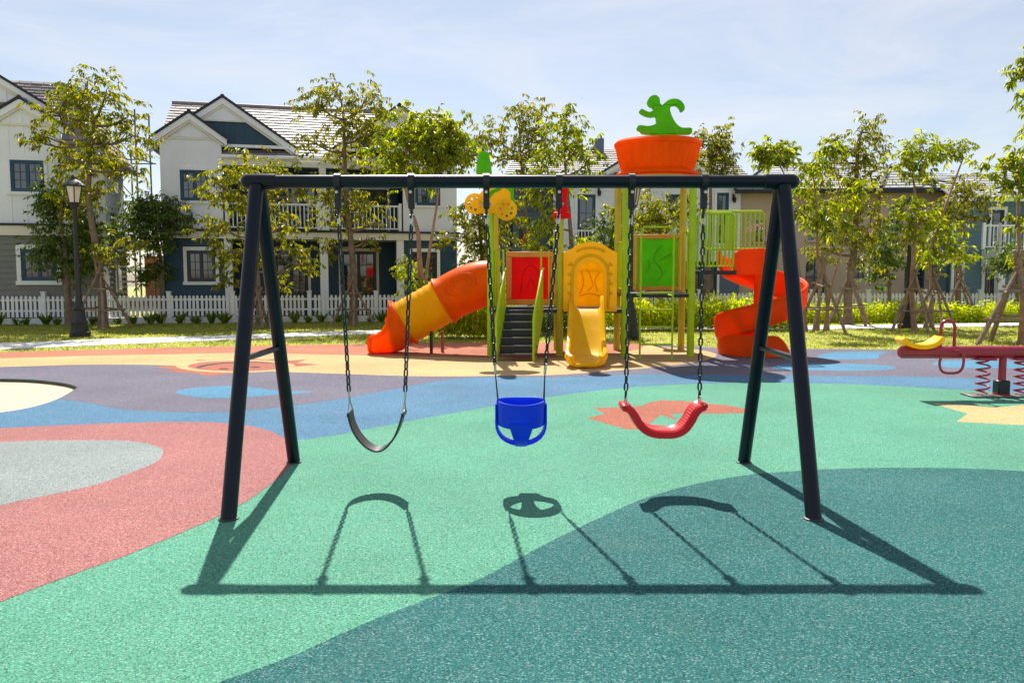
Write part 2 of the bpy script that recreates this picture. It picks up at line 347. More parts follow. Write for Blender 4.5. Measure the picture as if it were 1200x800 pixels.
salmon_low = gs([(-400, 431), (-150, 425), (0, 420), (100, 417), (200, 415), (300, 413.5), (430, 416.5), (570, 419), (640, 419.6), (700, 416), (745, 410), (757, 404)])
sheet('salmon_paving', salmon_low + [q for q in left_edge if q[0] < G(757, 403).x][::-1], .016, 'rub_salmon', 'salmon orange rubber strip along the lawn')
pink = gs([(-250, 512), (-100, 505), (0, 501.5), (100, 497), (200, 494.3), (270, 496), (313, 504), (338, 517), (345, 530), (336, 551), (297, 582), (255, 605), (212, 624), (149, 650), (85, 673), (0, 705), (-150, 765), (-400, 880), (-500, 700), (-400, 560)], 6, True)
sheet('pink_paving', pink, .012, 'rub_pink', 'large pink red rubber patch at left')
sheet('grey_paving', gs([(-200, 530), (0, 518), (100, 515.8), (150, 516.3), (183, 522.5), (191, 530), (183, 541), (150, 555), (100, 571), (0, 592), (-200, 640), (-320, 590)], 8, True), .016, 'rub_grey', 'pale grey rubber oval inside the pink patch')
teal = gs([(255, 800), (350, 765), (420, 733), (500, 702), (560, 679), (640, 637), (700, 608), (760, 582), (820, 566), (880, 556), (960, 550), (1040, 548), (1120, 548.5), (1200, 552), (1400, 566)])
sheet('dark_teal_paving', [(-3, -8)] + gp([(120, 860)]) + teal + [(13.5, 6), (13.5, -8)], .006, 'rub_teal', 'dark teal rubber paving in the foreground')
sheet('salmon_fish_paving', gp([(696, 477.6), (724, 477.2), (752, 475.5), (762, 471), (775, 468.8), (800, 469.5), (824, 472.3), (850, 474.5), (880, 480), (888, 483.5), (840, 484.2), (804, 484), (785, 485), (795, 493), (774, 485.7), (761, 496.5), (790, 500), (770, 503), (741, 503), (732, 502.3), (714, 497), (688, 489.5), (709.5, 485)]), .005, 'rub_coral', 'salmon fish figure inlaid in the mint paving')
sheet('yellow_star_paving', gp([(1091, 472), (1127, 474), (1172, 477), (1200, 474), (1235, 471), (1250, 480), (1290, 483), (1262, 492), (1265, 503), (1200, 498), (1121, 494), (1134, 484.5)]), .0055, 'rub_cream', 'yellow star figure inlaid near the seesaw')
def gell(cx, cy, rx, ry, n=28): return gp([(cx+rx*math.cos(2*math.pi*k/n), cy+ry*math.sin(2*math.pi*k/n)) for k in range(n)])
sheet('blue_fish_paving', gs([(205, 460), (222, 455), (250, 452.5), (280, 452.3), (305, 455), (330, 457.6), (367, 458.6), (350, 461), (325, 462.5), (300, 464.5), (270, 466), (235, 465.8)], 5, True), .012, 'rub_sky', 'light blue fish figure in the purple paving')
for nm, pts in (('middle', [(958, 417), (975, 413), (1010, 412), (1040, 412.5), (1030, 416), (1028, 420), (1000, 421), (970, 420.5)]), ('near', [(905, 430), (925, 425.5), (965, 426), (1010, 426.5), (1045, 429), (1047, 432.5), (1010, 434.3), (950, 434), (915, 433)]), ('right', [(1092, 426), (1110, 423), (1150, 422.5), (1190, 424), (1230, 427), (1200, 431), (1150, 431.5), (1110, 430.5)])):
    sheet('blue_splash_paving', gs(pts, 5, True), .012, 'rub_sky', 'light blue splash in the purple paving, ' + {'middle': 'nearest the lawn', 'near': 'behind the swing leg', 'right': 'under the seesaw beam'}[nm])
# the smiling sun drawn in the paving
sheet('sun_rays_paving', gp([(182, 437), (206, 434), (196, 432), (180, 430.5), (215, 427.5), (236, 424), (228, 421.5), (262, 422.5), (292, 420), (312, 421.5), (330, 419.8), (332, 423), (360, 421), (348, 425), (374, 427), (346, 429.5), (322, 434.5), (290, 435.5), (256, 439), (243, 440.7), (230, 437.5), (205, 436)]), .016, 'rub_coral', 'ray fringe of the sun figure in the paving')
sheet('sun_ring_paving', gell(276, 429, 70, 7.6), .020, 'rub_cream', 'pale yellow ring of the sun figure')
sheet('sun_face_paving', gell(278, 429, 58, 6.1), .024, 'rub_coral', 'salmon face of the sun figure')
sheet('sun_eye_paving', gell(262, 432.3, 6, .8), .028, 'rub_dark', 'dark left eye of the sun figure')
sheet('sun_eye_paving', gell(299, 430.5, 6, .8), .028, 'rub_dark', 'dark right eye of the sun figure')
sheet('sun_mouth_paving', gs([(230, 430.6), (240, 427.5), (262, 425.2), (290, 424.3), (312, 424.8), (322, 426), (312, 425.6), (290, 425.1), (264, 426.1), (244, 428.6), (234, 431)], 4, True), .028, 'rub_dark', 'curved dark mouth of the sun figure')
sheet('sand', [(a*1.0, b) for a, b in gp([(-300, 436), (120, 436), (120, 500), (-300, 500)])], -.045, 'sand', 'pale sand in the sunken sandpit')
pw = MB(); pl = [*pit]
pw.add([(a, b, -.0) for a, b in pl] + [(a, b, -.14) for a, b in pl], [(i, (i+1) % len(pl), len(pl)+(i+1) % len(pl), len(pl)+i) for i in range(len(pl))])
pw.v = [(x*1+0, y, z-.004) for x, y, z in pw.v]
struct(part('sandpit_edge', pw, 'pit_wall', None, False), 'brown earth edge round the sandpit')
path_n = gs([(-400, 432), (-150, 417), (0, 409.2), (100, 404.5), (200, 400.5), (300, 396.5), (430, 391), (560, 388), (760, 386), (900, 386.2), (1000, 385), (1200, 381.5), (1500, 378)])
path_f = gs([(-400, 421), (-150, 407.5), (0, 402), (100, 397.8), (200, 394.5), (300, 391.3), (430, 386.8), (560, 384), (760, 382), (900, 381.6), (1000, 380.5), (1200, 377.8), (1500, 375)])
sheet('footpath', path_n + path_f[::-1], -.004, 'concrete', 'pale concrete footpath crossing the lawn', (), .05)
# grass blades on the lawn that shows
def inside(pt, poly):
    x, y = pt; c = False; j = len(poly)-1
    for i in range(len(poly)):
        if (poly[i][1] > y) != (poly[j][1] > y) and x < (poly[j][0]-poly[i][0])*(y-poly[i][1])/(poly[j][1]-poly[i][1])+poly[i][0]: c = not c
        j = i
    return c
def interp(poly, x): return np.interp(x, [p[0] for p in poly], [p[1] for p in poly])
def leafmesh(P, D, N, L, w=.42, droop=.12):
    D = D/np.linalg.norm(D, axis=1, keepdims=True); S = np.cross(D, N); S /= (np.linalg.norm(S, axis=1, keepdims=True)+1e-9); N = np.cross(S, D)
    L = L[:, None]; a = P + D*L*.42 + S*L*w*.5 + N*L*.09; b = P + D*L*.42 - S*L*w*.5 + N*L*.09
    t = P + D*L; t[:, 2] -= (L*droop)[:, 0]; n = len(P)
    V = np.stack([P, a, t, b], 1).reshape(-1, 3); i = np.arange(n)*4
    F = np.concatenate([np.stack([i, i+1, i+2], 1), np.stack([i, i+2, i+3], 1)]); return V, F
def rawmesh(name, V, F, mt, parent=None, base=(0, 0, 0)):
    me = bpy.data.meshes.new(name); V = V-np.array(base); me.vertices.add(len(V)); me.vertices.foreach_set('co', V.astype(np.float32).ravel())
    me.loops.add(len(F)*3); me.loops.foreach_set('vertex_index', F.astype(np.int32).ravel()); me.polygons.add(len(F))
    me.polygons.foreach_set('loop_start', np.arange(0, len(F)*3, 3, dtype=np.int32)); me.update(calc_edges=True); me.validate()
    me.materials.append(MATS[mt]); return link(name, me, parent)
n = 120000; gx = RNG.uniform(-17, 19, n); gy = RNG.uniform(14.5, 28, n)
ok = (gy > interp(rub_edge, gx)+.02) & ~((gy > interp(path_n, gx)-.02) & (gy < interp(path_f, gx)+.02)) & (abs(gx) < gy*.72)
gx, gy = gx[ok], gy[ok]; n = len(gx)
D = np.stack([RNG.normal(0, .45, n), RNG.normal(0, .45, n), np.ones(n)], 1)
V, F = leafmesh(np.stack([gx, gy, np.full(n, -.021)], 1), D, RNG.normal(0, 1, (n, 3)), RNG.uniform(.025, .06, n), .5, 0)
tag(rawmesh('grass', V, F, 'grass_blade'), 'short mown grass blades of the lawn', 'grass', None, 'stuff')

# ------------------------------------------------------------------ the swing frame
FX, FY, FH, FB, FS, FE = .0557, 5.605, 2.126, 1.795, .75, 1.9
sf = thing('swing_frame', (FX, FY, 0), 'black steel A-frame carrying three swings in the foreground', 'swing frame')
part('top_bar', MB().tube([(FX-FB-.02, FY, FH), (FX+FB+.02, FY, FH)], .0445, 24), 'frame_paint', sf)
for sx in (-1, 1):
    x = FX+sx*FB
    cap = [(.0, 0), (.018, .004), (.036, .016), (.049, .036), (.053, .055), (.053, .24), (.046, .247), (0.04, .247)]
    mx_ = Matrix(((0, 0, -sx), (0, 1, 0), (sx, 0, 0)))
    part('corner_fitting', MB().lathe([(max(r, .0005), z) for r, z in cap], (FX+sx*(FE+.012), FY, FH), 24, None, mx_), 'frame_paint', sf)
    for sy in (-1, 1):
        foot, top = Vector((x, FY+sy*FS, .0)), Vector((x, FY+sy*.02, FH-.01))
        d = (foot-top).normalized()
        lg = part('leg', MB().tube([top+d*.03, foot+d*.03], .0485, 22), 'frame_paint', sf)
        part('foot_collar', MB().lathe([(.047, .0), (.060, .0), (.059, .008), (.051, .012), (.047, .012)], (foot.x, foot.y-d.y*.004, .001), 24), 'rubber_black', lg)
    zb = .95; yb = FS*(1-zb/FH)
    part('cross_brace', MB().tube([(x, FY-yb-.005, zb+.0), (x, FY+yb+.005, zb+.0)], .021, 14), 'frame_paint', sf)
HANG = [(396, 408.5, 466), (482, 474, 466), (570, 579, 437), (655, 639.5, 437), (740, 732, 468), (825, 820, 468)]
for px, qx, qy in HANG:
    x = AT(px, 213, FY).x
    h = part('hanger', MB().lathe([(.0465, -.022), (.056, -.022), (.056, .022), (.0465, .022)], (x, FY, FH), 20, None, Matrix(((0, 0, 1), (0, 1, 0), (-1, 0, 0))))
             .cbox(x-.021, x+.021, FY-.024, FY+.024, FH-.185, FH-.03, .006), 'black_metal', sf)
    part('bolt', MB().lathe([(.011, -.062), (.011, -.03), (.006, -.03), (.006, .03)], (x, FY, FH-.075), 6, None, Matrix(((1, 0, 0), (0, 0, 1), (0, -1, 0)))), 'zinc', h)
    part('swivel_pin', MB().tube([(x, FY, FH-.18), (x, FY, FH-.235)], .010, 8).tube([(x-.012, FY, FH-.235), (x+.012, FY, FH-.235)], .014, 8), 'black_metal', h)
    part('bolt', MB().tube([(x-.034, FY, FH-.15), (x+.034, FY, FH-.15)], .009, 6), 'zinc', h)

# chains and seats
def stadium(L, W, r, n=8, k=3):
    P = []
    for i in range(k+1): a = math.pi*i/k; P.append(((W/2-r)*math.cos(a), 0, (L/2-W/2)+(W/2-r)*math.sin(a)))
    for i in range(k+1): a = math.pi+math.pi*i/k; P.append(((W/2-r)*math.cos(a), 0, -(L/2-W/2)+(W/2-r)*math.sin(a)))
    return MB().tube(P, r, n, True, True)
LINK = stadium(.066, .036, .0066, 5, 4).mesh('link', 'chain'); QUICK = stadium(.088, .036, .0056, 6, 4).mesh('quick_link', 'zinc')
def chain(parent, A, B, skew=0):
    """links hung one in the next from A down to B"""
    A, B = Vector(A), Vector(B); d = (B-A); pitch = .0525; n = max(2, round((d.length-.11)/pitch)); u = d.normalized()
    q = (-u).to_track_quat('Z', 'Y')
    ch = thing('chain', A, None, None); ch.parent = parent; ch.location = A-BASE[parent.name]
    def put(me, nm, s, spin):
        o = inst(nm, me, ch, A+u*s); o.rotation_mode = 'QUATERNION'; o.rotation_quaternion = q @ Matrix.Rotation(spin, 3, 'Z').to_quaternion()
    put(QUICK, 'quick_link', .028, R(35+skew)); rest = d.length-.055-.055; p = rest/n
    for i in range(n): put(LINK, 'link', .055+p*(i+.5), R(62 if i % 2 else -28)+random.uniform(-.12, .12))
    put(QUICK, 'quick_link', d.length-.028, R(20+skew)); return ch
def hang(px): return Vector((AT(px, 213, FY).x, FY, FH-.235))
def sweep(path, prof_fn, close=True):
    """path in the XZ plane; prof_fn(i) gives (offset along the normal, depth y) pairs"""
    P = [Vector((p[0], p[1])) for p in path]; m = len(P); rings = []
    for i in range(m):
        t = (P[min(i+1, m-1)]-P[max(0, i-1)]).normalized(); nn = Vector((-t.y, t.x))
        rings.append([(P[i].x+nn.x*o, y, P[i].y+nn.y*o) for o, y in prof_fn(i)])
    k = len(rings[0]); vs = [v for r_ in rings for v in r_]
    fs = [(i*k+j, i*k+(j+1) % k, (i+1)*k+(j+1) % k, (i+1)*k+j) for i in range(m-1) for j in range(k)] + [tuple(range(k))[::-1], tuple(range((m-1)*k, m*k))]
    return vs, fs
def pxz(pts, k=6): return [(p.x, p.y) for p in spline([Vector((AT(a, b, FY).x, AT(a, b, FY).z, 0)) for a, b in pts], k)]
# 1 strap swing
s1 = thing('strap_swing', (AT(441, 527, FY).x, FY, AT(441, 527, FY).z), 'swing with a thin black rubber strap seat, leftmost of the three', 'swing')
E1, E2 = AT(409.5, 468, FY), AT(474.5, 468, FY)
chain(s1, hang(396), E1); chain(s1, hang(482), E2)
sp = pxz([(410.5, 482), (412.5, 493), (418, 506), (427, 517.5), (436, 524), (445, 526), (454, 522), (463, 511), (469.5, 496), (473.5, 482)])
def strap_prof(i): w = .082; return [(-.006, FY-w), (.006, FY-w), (.007, FY), (.006, FY+w), (-.006, FY+w), (-.007, FY)]
v, f = sweep(sp, strap_prof); part('seat', MB().add(v, f), 'rubber_black', s1)
for E, q in ((E1, sp[0]), (E2, sp[-1])):
    part('triangle_ring', MB().tube([(E.x, FY, E.z+.002), (q[0], FY-.078, q[1]+.004), (q[0], FY+.078, q[1]+.004)], .005, 6, True, True), 'zinc', s1)
    part('clamp_plate', MB().cbox(q[0]-.0085, q[0]+.0085, FY-.084, FY+.084, q[1]-.028, q[1]+.002, .003), 'black_metal', s1)
# 2 bucket swing
bc = AT(610.5, 498, FY)
s2 = thing('bucket_swing', (bc.x, FY, AT(610, 520, FY).z), 'toddler swing with a full blue plastic bucket seat, middle of the three', 'swing')
E1, E2 = AT(580.5, 437, FY), AT(638.5, 437, FY)
chain(s2, hang(570), E1); chain(s2, hang(655), E2)
zt, zb = AT(610, 469, FY).z, AT(610, 497, FY).z; rx, ry = .172, .19; nn = 40
def band_ring(z, g, t): return [(bc.x+(rx*g-t)*math.cos(2*math.pi*k/nn), FY+(ry*g-t)*math.sin(2*math.pi*k/nn), z+.006*math.cos(4*math.pi*k/nn)) for k in range(nn)]
rings = [band_ring(zb, .97, 0), band_ring(zb+.03, .985, 0), band_ring(zt-.012, 1.0, 0), band_ring(zt, .99, 0), band_ring(zt, .99, .008), band_ring(zt-.012, 1.0, .012), band_ring(zb+.03, .985, .012), band_ring(zb, .97, .01)]
part('seat_band', MB().add([v for r_ in rings for v in r_], [(i*nn+k, i*nn+(k+1) % nn, ((i+1) % 8)*nn+(k+1) % nn, ((i+1) % 8)*nn+k) for i in range(8) for k in range(nn)]), 'plastic_blue', s2)
zl = AT(610, 520, FY).z
def sling(axis, w_top, w_mid, t, drop, rr):
    P = []; m = 15
    for i in range(m):
        a = math.pi*i/(m-1); c, s_ = math.cos(a), math.sin(a)
        P.append((rr*c*(1 if abs(c) < .9 else .99), zb+.035-(zb+.035-zl-drop)*(s_**.75)))
    vs = []
    for i, (q, z) in enumerate(P):
        p0, p1 = P[max(0, i-1)], P[min(m-1, i+1)]; tx, tz = p1[0]-p0[0], p1[1]-p0[1]; l_ = math.hypot(tx, tz); nx_, nz_ = -tz/l_, tx/l_
        f_ = abs(2*i/(m-1)-1); w = w_mid+(w_top-w_mid)*f_**3
        for o, y in ((0, -w), (t, -w), (t, w), (0, w)):
            qq, zz = q+nx_*o, z+nz_*o
            vs.append((bc.x+qq, FY+y, zz) if axis == 'x' else (bc.x+y, FY+qq, zz))
    fs = [(i*4+j, i*4+(j+1) % 4, i*4+4+(j+1) % 4, i*4+4+j) for i in range(m-1) for j in range(4)] + [(3, 2, 1, 0), (m*4-4, m*4-3, m*4-2, m*4-1)]
    return MB().add(vs, fs)
part('crotch_strap', sling('y', .085, .038, .012, .0, ry*.985), 'plastic_blue', s2)
part('side_strap', sling('x', .06, .05, .016, .012, rx*.97), 'plastic_blue', s2)
for E, sx in ((E1, -1), (E2, 1)):
    for sy in (-1, 1):
        part('cable', MB().tube([E, (bc.x+sx*(rx-.012), FY+sy*.062, zt-.012)], .0042, 6), 'black_metal', s2)
    part('mounting_boss', MB().cbox(bc.x+sx*(rx+.002)-.006, bc.x+sx*(rx+.002)+.006, FY-.06, FY+.06, zb+.01, zt-.02, .005), 'plastic_blue', s2)
# 3 red seat
s3 = thing('belt_swing', (AT(776, 512, FY).x, FY, AT(776, 512, FY).z), 'swing with a thick curved red plastic seat, rightmost of the three', 'swing')
chain(s3, hang(740), AT(733, 475, FY)); chain(s3, hang(825), AT(819.5, 475, FY))
sp = pxz([(729, 475.5), (736, 477.5), (742, 485), (748, 495), (756, 502), (766, 505.5), (778, 506.3), (790, 505.3), (800, 500), (807, 491), (812, 482), (817.5, 476.5), (824, 474.5)])
def red_prof(i):
    e = abs(2*i/(len(sp)-1)-1); w = .098-.012*e**6; t = .029-.004*e**3
    return [(-t, FY-w+.012), (-t*.6, FY-w), (t*.6, FY-w), (t, FY-w+.014), (t*.72, FY-w+.03), (t*.72, FY+w-.03), (t, FY+w-.014), (t*.6, FY+w), (-t*.6, FY+w), (-t, FY+w-.012)]
v, f = sweep(sp, red_prof); st = part('seat', MB().add(v, f), 'plastic_red', s3)
rb = MB(); m = len(sp)
for i in range(8, m-8, 2):
    p, t = Vector(sp[i]), (Vector(sp[i+1])-Vector(sp[i-1])).normalized(); nn_ = Vector((-t.y, t.x)); c = p+nn_*.0205
    rb.tube([(c.x, FY-.062, c.y), (c.x, FY+.062, c.y)], .0048, 5)
part('grip_ribs', rb, 'plastic_red', s3)
for q in (sp[1], sp[-2]):
    part('end_knob', MB().tube([(q[0], FY-.092, q[1]+.004), (q[0], FY-.075, q[1]+.006), (q[0], FY+.075, q[1]+.006), (q[0], FY+.092, q[1]+.004)], [.015, .022, .022, .015], 12), 'plastic_red', s3)

# ------------------------------------------------------------------ the play structure
YF, YR = 14.7, 15.9
p0 = AT(690, 418, YF)
ps = thing('play_structure', (p0.x, 15.3, 0), 'large colourful play tower with slides, stairs and orange pot on top', 'playset')
def X(px, Y): return AT(px, 350, Y).x
def Z(py, Y): return AT(600, py, Y).z
def post(px, Y, ztop, mt='post_green', r=.066):
    x = X(px, Y)
    return part('post', MB().lathe([(r+.012, .0), (r+.012, .02), (r, .022), (r, ztop-.01), (r*.7, ztop)], (x, Y, .0), 18), mt, ps)
T1L, T1R, T2L, T2R = X(575, YF), X(656, YF), X(732, YF), X(810, YF)
def pst(x, Y, zt, mt='post_green', r=.066): return part('post', MB().lathe([(r+.01, 0), (r+.01, .018), (r, .02), (r, zt-.01), (r*.7, zt)], (x, Y, 0), 18), mt, ps)
zA = Z(362, YF)         # lower deck
zB = Z(344, YF)         # deck under the pot
zC = Z(317, YF)         # walkway to the spiral
pst(T1L, YF, Z(240, YF)); pst(T1L+.06, YR, Z(240, YR), 'post_olive'); pst(T1R, YF, Z(256, YF), 'post_olive'); pst(T1R+.02, YR, Z(270, YR), 'post_olive')
pst(T2L, YF, Z(208, YF)); pst(T2R, YF, Z(208, YF)); pst(T2R+.08, YR, Z(206, YR), 'post_olive'); pst(T2L+.02, YR, Z(206, YR), 'post_olive')
def deck(x0, x1, y0, y1, z, nm='deck'):
    d = part(nm, MB().cbox(x0, x1, y0, y1, z-.07, z, .006), 'step_metal', ps)
    part('deck_lip', MB().cbox(x0+.01, x1-.01, y0-.012, y0-.002, z-.062, z-.008, .002), 'black_metal', d); return d
deck(T1L+.03, T1R-.01, YF-.03, YR+.03, zA); deck(T1R+.01, T2L-.01, YF-.03, YR+.03, zA-.003); deck(T2L+.01, T2R+.02, YF-.03, YR+.03, zB)
# stairs
stx0, stx1, stb, stt = X(585, 13.85), X(631, 13.85), 13.85, YF
stairs = part('staircase', MB().cbox(stx0+.02, stx1-.02, YF-.16, YF-.035, zA-.09, zA-.01, .006), 'step_metal', ps)
ns = 6
for i in range(ns):
    y0 = stb+(stt-.12-stb)*i/ns; z = zA*(i+1)/(ns+.6)
    part('nosing', MB().cbox(stx0+.012, stx1-.012, y0-.008, y0+.006, z-.022, z+.004, .003), 'steel_pole', stairs); part('step', MB().cbox(stx0+.01, stx1-.01, y0, y0+.19, z-.03, z, .006).cbox(stx0+.012, stx1-.012, y0+.162, y0+.172, z-.001, z+.125, .003), 'step_metal', stairs)
for x0_, dx_ in ((X(582, stb), .154), (X(626, stb), .19)):
    SK = lambda a, b, d, x0_=x0_, dx_=dx_: (x0_+dx_*(a-stb)/(YF-stb)+d, a, b)
    part('stringer', MB().prism([(stb-.06, .0), (stb+.10, .0), (YF-.08, zA-.12), (YF-.08, zA+.10), (stb-.06, .10)], SK, -.016, .016, .004), 'stair_side', stairs)
    part('handrail', MB().tube([SK(stb-.05, .0, 0), SK(stb-.05, .70, 0), SK(stb-.02, .78, 0), SK(YF-.1, zA+.72, 0), SK(YF-.03, zA+.72, 0)], .021, 10), 'post_green', stairs)
    part('handrail_panel', MB().prism([(stb-.02, .10), (YF-.1, zA+.06), (YF-.1, zA+.66), (stb-.02, .74)], SK, -.012, .012, .004), 'stair_side', stairs)
# red back panel of the stair tower
def framed_panel(x0, x1, z0, z1, Y, fm, pm, fw, emboss):
    fr = part('panel_frame', MB().cbox(x0, x1, Y-.03, Y+.03, z0, z0+fw, .01).cbox(x0, x1, Y-.03, Y+.03, z1-fw, z1, .01).cbox(x0, x0+fw, Y-.032, Y+.032, z0+fw, z1-fw, .01).cbox(x1-fw, x1, Y-.032, Y+.032, z0+fw, z1-fw, .01), fm, ps)
    pn = part('panel', MB().cbox(x0+fw-.005, x1-fw+.005, Y-.016, Y+.016, z0+fw-.005, z1-fw+.005, .006), pm, fr)
    for pts, r in emboss:
        part('relief', MB().tube([(x0+(x1-x0)*a, Y-.012, z0+(z1-z0)*b) for a, b in [tuple(p_) [:2] for p_ in spline([Vector((a, b, 0)) for a, b in pts], 5)]], r*.62, 8), pm, pn)
framed_panel(X(593, YR), X(651, YR), zA+.03, Z(295, YR), YR-.09, 'plastic_tan', 'plastic_panelred', .11,
             [([(.3, .25), (.35, .6), (.5, .75), (.65, .6), (.7, .25)], .016), ([(.42, .3), (.5, .5), (.58, .3)], .014)])
framed_panel(X(741, YR), X(797, YR), zB+.03, Z(275, YR), YR-.09, 'plastic_tan', 'plastic_green', .085,
             [([(.5, .18), (.6, .3), (.52, .45), (.42, .55), (.47, .7), (.58, .8)], .024), ([(.5, .52), (.66, .6), (.78, .66)], .02), ([(.25, .32), (.33, .42), (.30, .55)], .018)])
# small pipe barriers beside the red panel and round the green one
def barrier(x0, x1, Y0, Y1, z0, z1, nb, mt='post_green', r=.017):
    a, b = Vector((x0, Y0, 0)), Vector((x1, Y1, 0)); e = Vector((0, 0, 1))
    w = part('barrier', MB().tube([a+e*z0, a+e*z1, b+e*z1, b+e*z0], r, 8, True, True), mt, ps)
    for i in range(1, nb+1):
        q = a+(b-a)*i/(nb+1); part('bar', MB().tube([q+e*z0, q+e*z1], r*.75, 8), mt, w)
    return w
barrier(X(634, YF), T1R-.06, YF, YF, zA+.06, Z(293, YF), 1)
barrier(T1L+.08, X(590, YF), YF, YF, zA+.06, Z(293, YF), 1)
barrier(T2L+.08, X(751, YF), YF, YF, zB+.08, Z(273, YF), 1); barrier(X(789, YF), T2R-.08, YF, YF, zB+.08, Z(273, YF), 1)
barrier(T2L, T2L+.02, YF+.1, YR-.1, zB+.08, zB+.95, 6)
barrier(T1R, T2L, YR, YR, zA+.75, zA+1.05, 5)
# pipe ladder
lx0, lx1, ly = X(750.5, 14.25), X(788.5, 14.25), 14.25
ladder = part('ladder', MB().tube([(p.x, p.y, p.z) for p in [Vector((lx0, ly, 0)), Vector((lx0, ly, Z(272, ly))), Vector((lx0+.04, ly, Z(266, ly))), Vector((lx1-.04, ly, Z(266, ly))), Vector((lx1, ly, Z(272, ly))), Vector((lx1, ly, 0))]], .018, 10), 'post_green', ps)
for py in (343, 363, 383, 403.5):
    part('rung', MB().tube([(lx0, ly, Z(py, ly)), (lx1, ly, Z(py, ly))], .017, 10), 'post_green', ladder)
for x in (lx0, lx1): part('ladder_bracket', MB().tube([(x, ly, zB-.02), (x, YF, zB-.02)], .015, 8), 'post_green', ladder)
# yellow slide: arched entrance panel, back panel, trough
ex0, ex1 = X(660, YF), X(722, YF); ez0, ez1 = Z(365, YF), Z(301, YF); cx = (ex0+ex1)/2; hw = (ex1-ex0)/2
def arch(x0, x1, z0, zs, zt, n=14):
    c_, h_ = (x0+x1)/2, (x1-x0)/2
    return [(x0, z0), (x1, z0)] + [(c_+h_*math.cos(math.pi*k/n), zs+(zt-zs)*math.sin(math.pi*k/n)) for k in range(n+1)]
outer = [(ex0, ez0), (ex1, ez0), (ex1, Z(296, YF)), (ex1-.06, Z(294.5, YF))] + [(cx+.52*hw*2*.72*math.cos(math.pi*k/10)*.92, Z(294, YF)+.155*math.sin(math.pi*k/10)) for k in range(1, 10)] + [(ex0+.06, Z(294.5, YF)), (ex0, Z(296, YF))]
hole = arch(X(676, YF), X(706.5, YF), zA-.02, Z(324, YF), Z(307, YF))
ent = part('slide_entrance', MB().prism(outer, XZ, YF-.10, YF-.04, 0, [hole]), 'plastic_yellow', ps)
big = arch(X(670, YF), X(712, YF), zA+.02, Z(322, YF), Z(299, YF), 12)
part('arch_moulding', MB().tube([(a, YF-.10, b) for a, b in big[1:]+big[:1]], .028, 8), 'plastic_yellow', ent)
for sx in (-1, 1):
    for k, py in enumerate((311, 322, 333, 344)):
        part('relief', MB().tube([(cx+sx*.40, YF-.098, Z(py, YF)), (cx+sx*.35, YF-.104, Z(py-2, YF)), (cx+sx*.315, YF-.098, Z(py+1, YF))], [.018, .032, .018], 8), 'plastic_yellow', ent)
part('relief', MB().tube([(cx+.26*math.cos(a), YF-.1, Z(297, YF)+.10*math.sin(a)) for a in [math.pi*k/10 for k in range(1, 10)]], .022, 8), 'plastic_yellow', ent)
bk = part('back_panel', MB().cbox(X(668, YR), X(716, YR), YR-.08, YR-.05, zA, Z(300, YR), .01), 'plastic_amber', ps)
for pts in ([(-.2, .25), (-.12, .45), (-.16, .68)], [(-.05, .3), (.06, .42), (.0, .62), (-.06, .72)], [(.16, .3), (.1, .5), (.18, .66)], [(-.2, .2), (0, .26), (.2, .2)]):
    part('relief', MB().tube([(cx*1.075+p_.x, YR-.081, zA+p_.y) for p_ in spline([Vector((a, b, 0)) for a, b in pts], 4)], .011, 6), 'plastic_amber', bk)
yp = [(YF-.08, zA-.005), (YF-.2, zA-.01), (14.3, zA-.14), (13.95, zA-.42), (13.6, zA-.68), (13.35, .13), (13.15, .075), (12.95, .07), (12.85, .075), (12.78, .082), (12.735, .092), (12.71, .105)]
yp = [(p.x, p.y) for p in spline([Vector((a, b, 0)) for a, b in yp], 4)]; m = len(yp); vs = []; sc_ = X(688, 13.5)
for i, (y, z) in enumerate(yp):
    t = i/(m-1); w = .30+.035*min(1, t*1.5); hgt = .235
    if y < 13.1:
        q = (13.1-y)/.40; w *= 1-.30*min(1, q)**4; hgt = .235-.14*min(1, q)**1.6
    pr = [(-w, hgt), (-w-.02, hgt*.55), (-w*.92, .0), (-w*.7, -.045), (w*.7, -.045), (w*.92, 0), (w+.02, hgt*.55), (w, hgt), (w-.04, hgt+.012), (w-.065, hgt-.02), (w*.80, .045), (w*.66, .0), (-w*.66, .0), (-w*.80, .045), (-w+.065, hgt-.02), (-w+.04, hgt+.012)]
    vs += [(X(687.5, y)+a, y, z+b) for a, b in pr]
k = 16
fs = [(i*k+j, i*k+(j+1) % k, (i+1)*k+(j+1) % k, (i+1)*k+j) for i in range(m-1) for j in range(k)] + [tuple(range(k)), tuple(range((m-1)*k, m*k))]
tr = part('yellow_slide', MB().add(vs, fs), 'plastic_yellow', ps)
wl_ = [v for v in vs[(m-1)*k:(m-1)*k+16]]
part('slide_lip', MB().tube([(v[0], v[1]-.005, v[2]) for v in (wl_[0], wl_[1], wl_[2], wl_[3], wl_[4], wl_[5], wl_[6], wl_[7])], .03, 8), 'plastic_yellow', tr)
